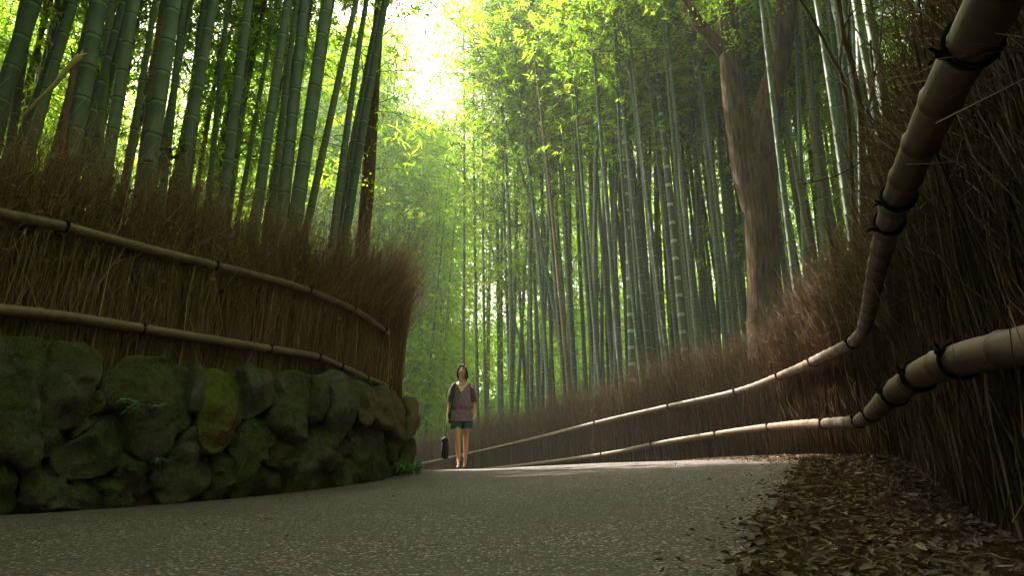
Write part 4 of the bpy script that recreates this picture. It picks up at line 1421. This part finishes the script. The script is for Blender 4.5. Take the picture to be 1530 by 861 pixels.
plant('wall_plant', (213, 618), wallY(213, 618) - .26, 7, .17, .06, .10, 'leaf_shine', 'small green seedling growing out of the wall below a big boulder', 'plant', 1)
plant('wall_plant', (372, 640), wallY(372, 640) - .22, 3, .07, .05, .08, 'leaf_shine', 'tiny two leaved sprout on the wall under the yellow mossy boulder', 'plant', 2)
plant('wall_plant', (240, 695), wallY(240, 695) - .22, 4, .08, .05, .08, 'leaf_shine', 'small sprout in the wall beside the egg shaped stone low down', 'plant', 3)
plant('fern', (609, 708), 10.3, 16, .24, .10, .17, 'leaf_fern', 'bright green fern at the foot of the far end of the stone wall', 'fern', 4, True, .28)
plant('wall_plant', (548, 577), wallY(548, 577) + .1, 3, .15, .08, .16, 'leaf_fern', 'grassy sprig on top of the wall under the lower rail', 'plant', 6, True, .2)


# single leaves one can pick out on the road and the verge
def one_leaf(px, py, size, ang, tint, label, wide=.5):
    # walk the sight line down to the road
    d = ray(px, py); best = None
    for t in np.linspace(.8, 12, 1200):
        q_ = np.array([0, 0, EYE]) + d * t
        if q_[2] <= road_z([q_[:2]])[0] + .012: best = q_; break
    if best is None: return
    best[2] += 0.006
    u_ = np.linspace(-1, 1, 9)
    V, n_ = [], 5
    for x in u_:
        wv = wide * max(0.02, (1 - abs(x) ** 1.8)) ** .8
        for y in np.linspace(-1, 1, n_):
            V.append([x * size * .5, y * wv * size * .5, size * (.10 * x * x + .16 * y * y * wv + .02 * math.sin(7 * x + 3 * y))])
    V = np.array(V)
    ca, sa = math.cos(ang), math.sin(ang)
    V = V @ np.array([[ca, sa, 0], [-sa, ca, 0], [0, 0, 1.]])
    ii = np.arange(9 * n_).reshape(9, n_)
    fq = np.stack([ii[:-1, :-1], ii[:-1, 1:], ii[1:, 1:], ii[1:, :-1]], -1).reshape(-1, 4)
    me = make_mesh('fallen_leaf', V, fq, M['dead_leaf'] if tint is not None else M['red_leaf'], smooth=True, attrs={'tint': np.full(len(V), tint or 0.)})
    o = link('fallen_leaf', me, None, label, 'leaf')
    o.location = best


M['red_leaf'] = mat('red_leaf', (0.22, 0.03, 0.018), .6)
one_leaf(399, 778, .07, .3, None, 'small dark red leaf alone on the asphalt before the wall')
one_leaf(1222, 822, .13, .4, 1.0, 'large pale curled leaf nearest in the brown leaf litter')
one_leaf(1158, 796, .08, .1, .9, 'pale narrow leaf at the edge of the asphalt', .35)
one_leaf(1235, 746, .09, 1.2, 1.0, 'bright pale leaf halfway along the leaf litter')
one_leaf(983, 831, .06, .8, .35, 'small dark crumpled leaf alone on the near asphalt')
one_leaf(1132, 836, .10, .5, .75, 'tan leaf where the asphalt meets the litter at the picture bottom')

# concrete edging of the side path behind the woman
c = P(655, 704.5, 11.5)
bm = bmesh.new(); bmesh.ops.create_cube(bm, size=1)
for v in bm.verts: v.co = Vector((v.co.x * .75, v.co.y * .22, v.co.z * .06))
bmesh.ops.bevel(bm, geom=bm.edges[:], offset=.012, segments=2, affect='EDGES')
me = bpy.data.meshes.new('edging_stone'); bm.to_mesh(me); bm.free(); me.materials.append(M['drain'])
o = link('edging_stone', me, None, 'flat concrete edging stone on the ground beside the walking woman', 'kerb stone')
o.location = (c[0], c[1], road_z([c[:2]])[0] + .022); o.rotation_euler = (0, 0, -.12)

# ------------------------------------------------------------------ the woman
M['skin'] = mat('skin', (0.58, 0.31, 0.20), .5)
M['hair'] = mat('black_hair', (0.010, 0.008, 0.007), .65, .15)
M['denim'] = mat('denim', (0.045, 0.075, 0.12), .9)
M['denim_edge'] = mat('frayed_denim', (0.25, 0.28, 0.30), .9)
M['cream'] = mat('cream_cotton', (0.62, 0.56, 0.46), .9)
M['bag'] = mat('dark_blue_fabric', (0.010, 0.010, 0.018), .8)
M['shoe'] = mat('dark_sandal', (0.035, 0.022, 0.018), .7)
M['white'] = mat('white_card', (0.7, 0.68, 0.64), .6)
m = M['tunic'] = mat('purple_print', (0.12, 0.065, 0.085), .9)
vo = N(m, 'TexVoronoi'); vo.inputs['Scale'].default_value = 75
tc = N(m, 'TexCoord'); L(m, tc.outputs['Object'], vo.inputs['Vector'])
set_base(m, ramp(m, vo.outputs['Distance'], [(0.15, (0.46, 0.37, 0.43)), (0.4, (0.24, 0.15, 0.22)), (0.7, (0.16, 0.09, 0.145))]))
M['tunic_sleeve'] = leaf_mat('sheer_purple', [(0, (0.17, 0.10, 0.14)), (1, (0.17, 0.10, 0.14))], .35, 1.3, .9)
M['lips'] = mat('lips', (0.30, 0.08, 0.07), .5)
M['eye'] = mat('eye_dark', (0.02, 0.014, 0.012), .3)

foot = P(688, 700, 10.9)
wz = road_z([foot[:2]])[0]
w3 = np.array([foot[0], foot[1], wz])
woman = thing('person', w3, 'woman in purple tunic and denim shorts walking towards us with face raised', 'person')
# joints in metres: x right (as seen), y away from us, z up; she faces us (-y)
J = {
 'pelvis': (0, 0, .88, .115), 'waist': (.0, .0, 1.02, .10), 'chest': (0, .0, 1.20, .115), 'upch': (0, .01, 1.29, .09), 'neckb': (0, .012, 1.355, .05), 'neck': (0, .0, 1.40, .045), 'throat': (0, .004, 1.475, .043),
 'hipR': (-.075, 0, .83, .088), 'thR': (-.068, -.09, .66, .074), 'kneeR': (-.045, -.17, .475, .052), 'calfR': (-.035, -.17, .33, .053), 'shinR': (-.022, -.20, .18, .037), 'ankR': (-.012, -.235, .075, .032), 'heelR': (-.012, -.22, .035, .028), 'ballR': (-.018, -.335, .03, .030), 'toeR': (-.02, -.395, .022, .019),
 'hipL': (.08, 0, .83, .088), 'thL': (.085, .0, .66, .072), 'kneeL': (.082, .02, .49, .051), 'calfL': (.075, .12, .37, .051), 'shinL': (.062, .24, .255, .036), 'ankL': (.055, .32, .175, .031), 'heelL': (.055, .36, .165, .027), 'ballL': (.05, .30, .075, .029), 'toeL': (.05, .26, .035, .019),
 'shR': (-.155, .01, 1.305, .052), 'uaR': (-.185, .01, 1.17, .042), 'elR': (-.205, .02, 1.03, .034), 'faR': (-.222, .0, .92, .032), 'wrR': (-.232, -.02, .815, .022), 'palmR': (-.235, -.03, .755, .026),
 'shL': (.155, .01, 1.305, .052), 'uaL': (.19, .02, 1.17, .042), 'elL': (.215, .03, 1.05, .034), 'faL': (.228, -.04, .95, .032), 'wrL': (.238, -.09, .875, .022), 'palmL': (.240, -.12, .825, .026),
}
E = [('pelvis', 'waist'), ('waist', 'chest'), ('chest', 'upch'), ('upch', 'neckb'), ('neckb', 'neck'), ('neck', 'throat')]
for s in 'RL':
    E += [('pelvis', 'hip' + s), ('hip' + s, 'th' + s), ('th' + s, 'knee' + s), ('knee' + s, 'calf' + s), ('calf' + s, 'shin' + s), ('shin' + s, 'ank' + s), ('ank' + s, 'heel' + s), ('ank' + s, 'ball' + s), ('ball' + s, 'toe' + s),
          ('upch', 'sh' + s), ('sh' + s, 'ua' + s), ('ua' + s, 'el' + s), ('el' + s, 'fa' + s), ('fa' + s, 'wr' + s), ('wr' + s, 'palm' + s)]
    px_, py_, pz_, _r = J['palm' + s]
    sg = -1 if s == 'R' else 1
    for fi, (dy, ln_) in enumerate([(-.030, .070), (-.011, .080), (.009, .074), (.028, .056)]):
        a, b = f'f{fi}a{s}', f'f{fi}b{s}'
        J[a] = (px_ + sg * .004, py_ + dy, pz_ - .035, .0095)
        J[b] = (px_ + sg * .002, py_ + dy * 1.1 - .004, pz_ - .035 - ln_ * .55, .0085)
        J[f'f{fi}c{s}'] = (px_ - sg * .014, py_ + dy * 1.05 - .012, pz_ - .035 - ln_, .0075)
        E += [('palm' + s, a), (a, b), (b, f'f{fi}c{s}')]
    J['t1' + s] = (px_ - sg * .012, py_ - .042, pz_ + .005, .0105); J['t2' + s] = (px_ - sg * .02, py_ - .056, pz_ - .035, .0095)
    E += [('wr' + s, 't1' + s), ('t1' + s, 't2' + s)]
HS = 1.02
names = list(J)
vs = [Vector(J[k][:3]) * HS for k in names]
me = bpy.data.meshes.new('body')
me.from_pydata(vs, [(names.index(a), names.index(b)) for a, b in E], [])
body = link('body', me, woman)
me.materials.append(M['skin'])
sk = body.modifiers.new('skin', 'SKIN'); sk.use_smooth_shade = True
for i, k in enumerate(names):
    body.data.skin_vertices[0].data[i].radius = (J[k][3] * HS, J[k][3] * HS)
body.data.skin_vertices[0].data[0].use_root = True
body.modifiers.new('sub', 'SUBSURF').levels = 1
body.modifiers['sub'].render_levels = 2
# bake to one plain mesh and add the head to it
dg = bpy.context.evaluated_depsgraph_get()
em = bpy.data.meshes.new_from_object(body.evaluated_get(dg))
bm = bmesh.new(); bm.from_mesh(em)
# head: lifted face, turned slightly to her right
hb = bmesh.new(); bmesh.ops.create_uvsphere(hb, u_segments=32, v_segments=24, radius=1)
for v in hb.verts:
    x, y, z = v.co
    w_ = 1 - .22 * max(0, -z) ** 1.3
    X, Y, Z = x * .073 * w_, y * .092 * (1 - .12 * max(0, -z)), z * .108
    if y < -.2:
        nz = math.exp(-((x / .17) ** 2) - ((z + .12) / .20) ** 2); Y -= .020 * nz           # nose
        ey = math.exp(-(((abs(x) - .40) / .17) ** 2) - ((z - .06) / .12) ** 2); Y += .012 * ey  # eye sockets
        mo = math.exp(-((x / .3) ** 2) - ((z + .48) / .08) ** 2); Y -= .006 * mo              # lips
        ch = math.exp(-((x / .3) ** 2) - ((z + .85) / .15) ** 2); Y -= .008 * ch              # chin
    ea = math.exp(-((abs(x) - 1) / .12) ** 2 - ((z + .02) / .25) ** 2 - ((y - .1) / .2) ** 2); X += math.copysign(.014 * ea, x)
    v.co = (X, Y, Z)
HEAD = Matrix.Translation((0, -.015, 1.515 * HS)) @ Matrix.Rotation(math.radians(-8), 4, 'Z') @ Matrix.Rotation(math.radians(-24), 4, 'X') 
hb.transform(HEAD)
hm = bpy.data.meshes.new('h'); hb.to_mesh(hm); hb.free(); bm.from_mesh(hm)
for f in bm.faces: f.smooth = True
bm.to_mesh(em); bm.free()
em.materials.clear(); em.materials.append(M['skin'])
body.modifiers.clear(); body.data = em; em.name = 'body'


def blob(fn, us=24, vs_=16):
    b = bmesh.new(); bmesh.ops.create_uvsphere(b, u_segments=us, v_segments=vs_, radius=1)
    for v in b.verts: v.co = fn(*v.co)
    V = np.array([v.co[:] for v in b.verts]); T = [np.array([[v.index for v in f.verts] for f in b.faces if len(f.verts) == k]) for k in (3, 4)]
    b.free(); return V, T


def on_head(V): return np.array([(HEAD @ Vector(p))[:] for p in V])


hairb = Bag()
def hair_cap(x, y, z):
    X, Y, Z = x * .085, y * .098 + .016, z * .112 + .014
    front = max(0.0, -y) * max(0.0, min(1, (.62 - z) / .35))           # keep the face free
    Y += .105 * front
    if z < -.1:                                                        # nape, cut at the jaw
        X *= 1 - .14 * (-z); Y = max(Y, .012); Z = max(Z, -.105)
    return Vector((X, Y, Z))


V, T = blob(hair_cap, 32, 24)
hairb.add(on_head(V), T)
rh = random.Random(4)
for sx in (-1, 1):
    for j in range(9):                      # bob locks beside the face, curling under at the jaw
        y0 = -.046 + j * .014
        q0 = rh.uniform(-.004, .004)
        pa = np.array([[sx * .045, y0 * .8, .100], [sx * .074, y0 - .006, .05], [sx * (.082 + q0), y0, -.02], [sx * (.078 + q0), y0 + .004, -.075], [sx * (.066 + q0), y0 + .008, -.112 + rh.uniform(-.012, .012)]])
        V, fs = tube(crom(pa, 10), np.array([.012, .015, .016, .016, .016, .015, .014, .012, .009, .003]), 7); hairb.add(on_head(V), fs)
for j in range(8):                          # side-parted fringe swept off the forehead
    x1 = -.070 + j * .018
    pa = np.array([[.018, -.050, .112], [.018 + (x1 - .018) * .55, -.080, .098], [x1, -.078 + abs(x1) * .25, .066 - abs(x1) * .35]])
    V, fs = tube(crom(pa, 6), np.array([.011, .013, .012, .011, .008, .003]), 7); hairb.add(on_head(V), fs)
link('hair', hairb.mesh('hair', M['hair'], True), woman)
for sx in (-1, 1):
    V, T = blob(lambda x, y, z: Vector((sx * .029 + x * .013, -.080 + y * .006, .006 + z * .0048)), 12, 8)
    b_ = Bag(); b_.add(on_head(V), T); link('eye', b_.mesh('eye', M['eye'], True), woman)
    V, fs = tube(np.array([[sx * .013, -.091, .030], [sx * .03, -.089, .031], [sx * .047, -.078, .022]]), np.array([.0025, .003, .002]), 5)
    b_ = Bag(); b_.add(on_head(V), fs); link('eyebrow', b_.mesh('eyebrow', M['hair'], True), woman)
V, T = blob(lambda x, y, z: Vector((x * .022, -.091 + y * .006 + abs(x) * .004, -.051 + z * .007)), 14, 8)
b_ = Bag(); b_.add(on_head(V), T); link('mouth', b_.mesh('mouth', M['lips'], True), woman)


def rings(rows, sides=36, ruffle=0.0, nr=13, open_=True, wr=0.0):
    """rows: (cx, cy, z, rx, ry)"""
    p = crom(np.array(rows, float), len(rows) * 4)
    a = np.linspace(0, 2 * math.pi, sides, endpoint=False)
    V = []
    for i, (cx, cy, z, rx, ry) in enumerate(p):
        k = i / (len(p) - 1)
        rf = 1 + ruffle * k * np.sin(a * nr) + wr * np.sin(a * 5 + z * 40) + wr * .7 * np.sin(a * 9 - z * 63)
        V.append(np.stack([cx + rx * rf * np.cos(a), cy + ry * rf * np.sin(a), np.full(sides, z)], 1))
    V = np.vstack(V) * HS
    ii = np.arange(len(V)).reshape(len(p), sides); nx = np.roll(ii, -1, 1)
    return V, np.stack([ii[:-1], nx[:-1], nx[1:], ii[1:]], -1).reshape(-1, 4)


def solid(me, th=.004):
    return me


# tunic: loose, blousing over a gathered waist with a short frill
V, fq = rings([(0, .01, 1.350, .088, .060), (0, .006, 1.325, .142, .078), (0, .0, 1.27, .160, .102), (0, -.003, 1.17, .162, .122), (0, -.005, 1.06, .174, .132), (0, -.005, .965, .188, .138), (0, 0, .925, .158, .124), (0, 0, .905, .160, .126), (0, 0, .85, .190, .152), (0, 0, .77, .206, .166), (0, 0, .735, .208, .170)], 64, .03, 12, wr=.018)
vz = V / HS
inV = (np.abs(vz[:, 0]) < .088 * (vz[:, 2] - 1.195) / .15) & (vz[:, 1] < .0) & (vz[:, 2] > 1.20)
fq = fq[inV[fq].sum(1) < 2]
b_ = Bag(); b_.add(V, fq)
tun = link('tunic', b_.mesh('tunic', M['tunic'], True), woman)
# cream V-neck panel lying on the chest
for sx in (-1, 1):
    pa = np.array([[sx * .100, -.045, 1.345], [sx * .070, -.085, 1.305], [sx * .035, -.112, 1.255], [0, -.126, 1.195]]) * HS
    V, fs = tube(crom(pa, 10), np.linspace(.016, .013, 10), 8); V[:, 1] -= .0
    b_ = Bag(); b_.add(V, fs); link('neck_trim', b_.mesh('neck_trim', M['cream'], True), tun)
b_ = Bag()
tri = np.array([[-.085, -.080, 1.325], [.085, -.080, 1.325], [0, -.118, 1.20]]) * HS
NV = []
for i in range(7):
    for j in range(7):
        u_, v_ = i / 6, j / 6
        NV.append(tri[0] * (1 - u_) * (1 - v_) + tri[1] * u_ * (1 - v_) + tri[2] * v_ + np.array([0, -.012 * math.sin(math.pi * u_) * (1 - v_), 0]))
ii = np.arange(49).reshape(7, 7)
# skin of the open neckline is the body itself; only the lower part of the V is the cream top beneath
b_.add(np.array(NV)[[k for k in range(49) if True]], np.stack([ii[:-1, 2:-1], ii[1:, 2:-1], ii[1:, 3:], ii[:-1, 3:]], -1).reshape(-1, 4))
link('camisole', b_.mesh('camisole', M['cream'], True), woman)
# sleeves: wide, sheer, to the elbow
for sx, mk in ((-1, 'tunic_sleeve'), (1, 'tunic_sleeve')):
    V, fq = rings([(sx * .125, .01, 1.345, .035, .05), (sx * .155, .01, 1.31, .046, .060), (sx * .178, .012, 1.24, .050, .066), (sx * .194, .015, 1.14, .056, .072), (sx * .203, .02, 1.07, .058, .072), (sx * .207, .02, 1.04, .052, .066)], 28, .03, 9, wr=.02)
    b_ = Bag(); b_.add(V, fq)
    link('sleeve', b_.mesh('sleeve', M[mk], True), tun)
V, fs = tube(np.array([[-.10, -.06, 1.352], [-.155, -.065, 1.325], [-.195, -.06, 1.25], [-.21, -.055, 1.14]]) * HS, np.array([.008, .012, .012, .010]), 8)
b_ = Bag(); b_.add(V, fs); link('shoulder_panel', b_.mesh('shoulder_panel', M['cream'], True), tun)
# shorts
V, fq = rings([(0, 0, .80, .150, .110), (0, 0, .78, .155, .112), (0, -.005, .76, .158, .112), (0, -.01, .72, .150, .105)], 32)
b_ = Bag(); b_.add(V, fq)
shorts = None
for s_x, kx, cy in ((-.080, .008, -.055), (.088, .002, .005)):
    V, fq = rings([(s_x * .9, 0, .79, .098, .118), (s_x + kx * .5, cy * .6, .745, .102, .118), (s_x + kx, cy, .63, .100, .112), (s_x + kx, cy, .615, .101, .113)], 28, .015, 7)
    b_.add(V, fq)
shorts = link('shorts', b_.mesh('shorts', M['denim'], True), woman)
for s_x, kx, cy in ((-.080, .008, -.055), (.088, .002, .005)):
    V, fq = rings([(s_x + kx, cy, .622, .102, .114), (s_x + kx, cy, .606, .103, .115)], 28, .03, 11)
    b_ = Bag(); b_.add(V, fq); link('frayed_hem', b_.mesh('frayed_hem', M['denim_edge'], True), shorts)
# sandals with ankle straps
for s, yaw, pit in (('R', 0, 0), ('L', 0, .55)):
    hx, hy, hz, _ = J['heel' + s]; tx_, ty_, tz_, _ = J['toe' + s]
    b_ = Bag()
    h_, t_ = np.array([hx, hy + .02, hz - .022]) * HS, np.array([tx_, ty_ - .012, tz_ - .016]) * HS
    d_ = t_ - h_; Ls = np.linalg.norm(d_); d_ /= Ls; sd_ = np.array([1., 0, 0]); up_ = np.cross(sd_, d_); up_ = up_ if up_[2] > 0 else -up_
    prof = [(0, .024), (.2, .031), (.5, .032), (.75, .042), (.92, .034), (1, .014)]
    V = []
    for zz in (-.006, .006):
        for a, w_ in prof: V += [h_ + d_ * Ls * a + sd_ * w_ + up_ * zz, h_ + d_ * Ls * a - sd_ * w_ + up_ * zz]
    V = np.array(V); np_ = len(prof); Q = []
    for i in range(np_ - 1):
        a = i * 2; o2 = np_ * 2
        Q += [[a, a + 1, a + 3, a + 2], [a + o2, a + 2 + o2, a + 3 + o2, a + 1 + o2], [a, a + 2, a + 2 + o2, a + o2], [a + 1, a + 1 + o2, a + 3 + o2, a + 3]]
    Q += [[0, np_ * 2, np_ * 2 + 1, 1], [np_ * 2 - 2, np_ * 2 - 1, np_ * 4 - 1, np_ * 4 - 2]]
    b_.add(V, np.array(Q))
    bx, by, bz, _ = J['ball' + s]
    a = np.linspace(0, math.pi, 9)
    V, fs = tube(np.stack([bx + .036 * np.cos(a), np.full(9, by), bz - .012 + .04 * np.sin(a)], 1) * HS, .009, 6); b_.add(V, fs)
    ax, ay, az, _ = J['ank' + s]
    a = np.linspace(0, 2 * math.pi, 15)
    for k_ in range(3):
        V, fs = tube(np.stack([ax + .036 * np.cos(a), ay + .036 * np.sin(a), np.full(15, az + .018 * k_ - .01)], 1) * HS, .0095, 6, False); b_.add(V, fs)
    link('sandal', b_.mesh('sandal', M['shoe'], True), woman)
def held(name, bag_, mk, label, cat):
    me_ = bag_.mesh(name, M[mk], True)
    o_ = link(name, me_, None, label, cat); o_.location = w3; o_.location.z = w3[2]
    return o_


# shoulder bag on a strap, worn on her right side
sb = thing('shoulder_bag', w3, 'dark shoulder bag with thin strap worn on the right shoulder of the woman', 'bag')
b_ = Bag(); V, fs = tube(crom(np.array([[-.105, -.02, 1.362], [-.125, -.085, 1.30], [-.135, -.128, 1.15], [-.158, -.128, 1.0], [-.19, -.07, .9], [-.195, .02, .86]]) * HS, 24), .010, 6); b_.add(V, fs)
V, fs = tube(crom(np.array([[-.105, -.02, 1.362], [-.125, .07, 1.32], [-.15, .12, 1.15], [-.19, .10, .95], [-.195, .06, .86]]) * HS, 20), .010, 6); b_.add(V, fs)
link('strap', b_.mesh('strap', M['bag'], True), sb)
V, T = blob(lambda x, y, z: Vector((-.205 + math.copysign(abs(x) ** .6, x) * .035, .05 + math.copysign(abs(y) ** .6, y) * .11, .80 + math.copysign(abs(z) ** .6, z) * .085)) * HS)
b_ = Bag(); b_.add(V, T); link('pouch', b_.mesh('pouch', M['bag'], True), sb)
# dark drawstring pouch swinging from her right hand
db = thing('drawstring_bag', w3, 'small dark drawstring bag hanging from the hand of the woman', 'bag')
hx, hy, hz = -.236, -.045, .70
bx_ = -.268
V, fs = tube(crom(np.array([[hx, hy, hz + .03], [-.25, hy, .62], [bx_, hy, .50]]) * HS, 8), .008, 5)
b_ = Bag(); b_.add(V, fs); link('cord', b_.mesh('cord', M['bag'], True), db)
V, fq = rings([(bx_, hy, .50, .012, .012), (bx_ - .004, hy, .475, .045, .04), (bx_ - .006, hy, .44, .062, .05), (bx_, hy, .395, .04, .036), (bx_ + .002, hy, .37, .058, .05), (bx_, hy, .28, .064, .055), (bx_, hy, .185, .058, .05), (bx_, hy, .155, .03, .03), (bx_, hy, .15, .003, .003)], 22, .02, 5, wr=.04)
b_ = Bag(); b_.add(V, fq); link('pouch', b_.mesh('pouch', M['bag'], True), db)
# white folded paper in her other hand
b_ = Bag()
pc = np.array([.232, -.15, .80]) * HS
bmx = []
for z in (-.045, .045):
    for x in (-.022, .022):
        for y in (-.004, .004): bmx.append(pc + np.array([x + .2 * z, y + .15 * x, z]))
b_.add(np.array(bmx), np.array([[0, 1, 3, 2], [4, 6, 7, 5], [0, 4, 5, 1], [2, 3, 7, 6], [0, 2, 6, 4], [1, 5, 7, 3]]))
me_ = b_.mesh('folded_leaflet', M['white'], False)
o = link('folded_leaflet', me_, None, 'small white folded leaflet held in the left hand of the woman', 'leaflet'); o.location = w3

# ------------------------------------------------------------------ the air of the wood
bm = bmesh.new(); bmesh.ops.create_cube(bm, size=1)
for v in bm.verts: v.co = Vector((v.co.x * 1600, v.co.y * 1600, -6 + (v.co.z + .5) * 36))
me = bpy.data.meshes.new('haze'); bm.to_mesh(me); bm.free()
hz = bpy.data.materials.new('haze'); hz.use_nodes = True
for n_ in list(hz.node_tree.nodes): hz.node_tree.nodes.remove(n_)
ho = hz.node_tree.nodes.new('ShaderNodeOutputMaterial'); pv = hz.node_tree.nodes.new('ShaderNodeVolumePrincipled')
pv.inputs['Color'].default_value = (.88, .96, .80, 1); pv.inputs['Density'].default_value = 0.0018; pv.inputs['Anisotropy'].default_value = 0.5
hz.node_tree.links.new(pv.outputs[0], ho.inputs['Volume'])
me.materials.append(hz)
link('haze', me, kind='stuff')

for o in (woman, sb, db): o.scale = (.92, 1, 1)
bpy.data.objects['folded_leaflet'].scale = (.92, 1, 1)
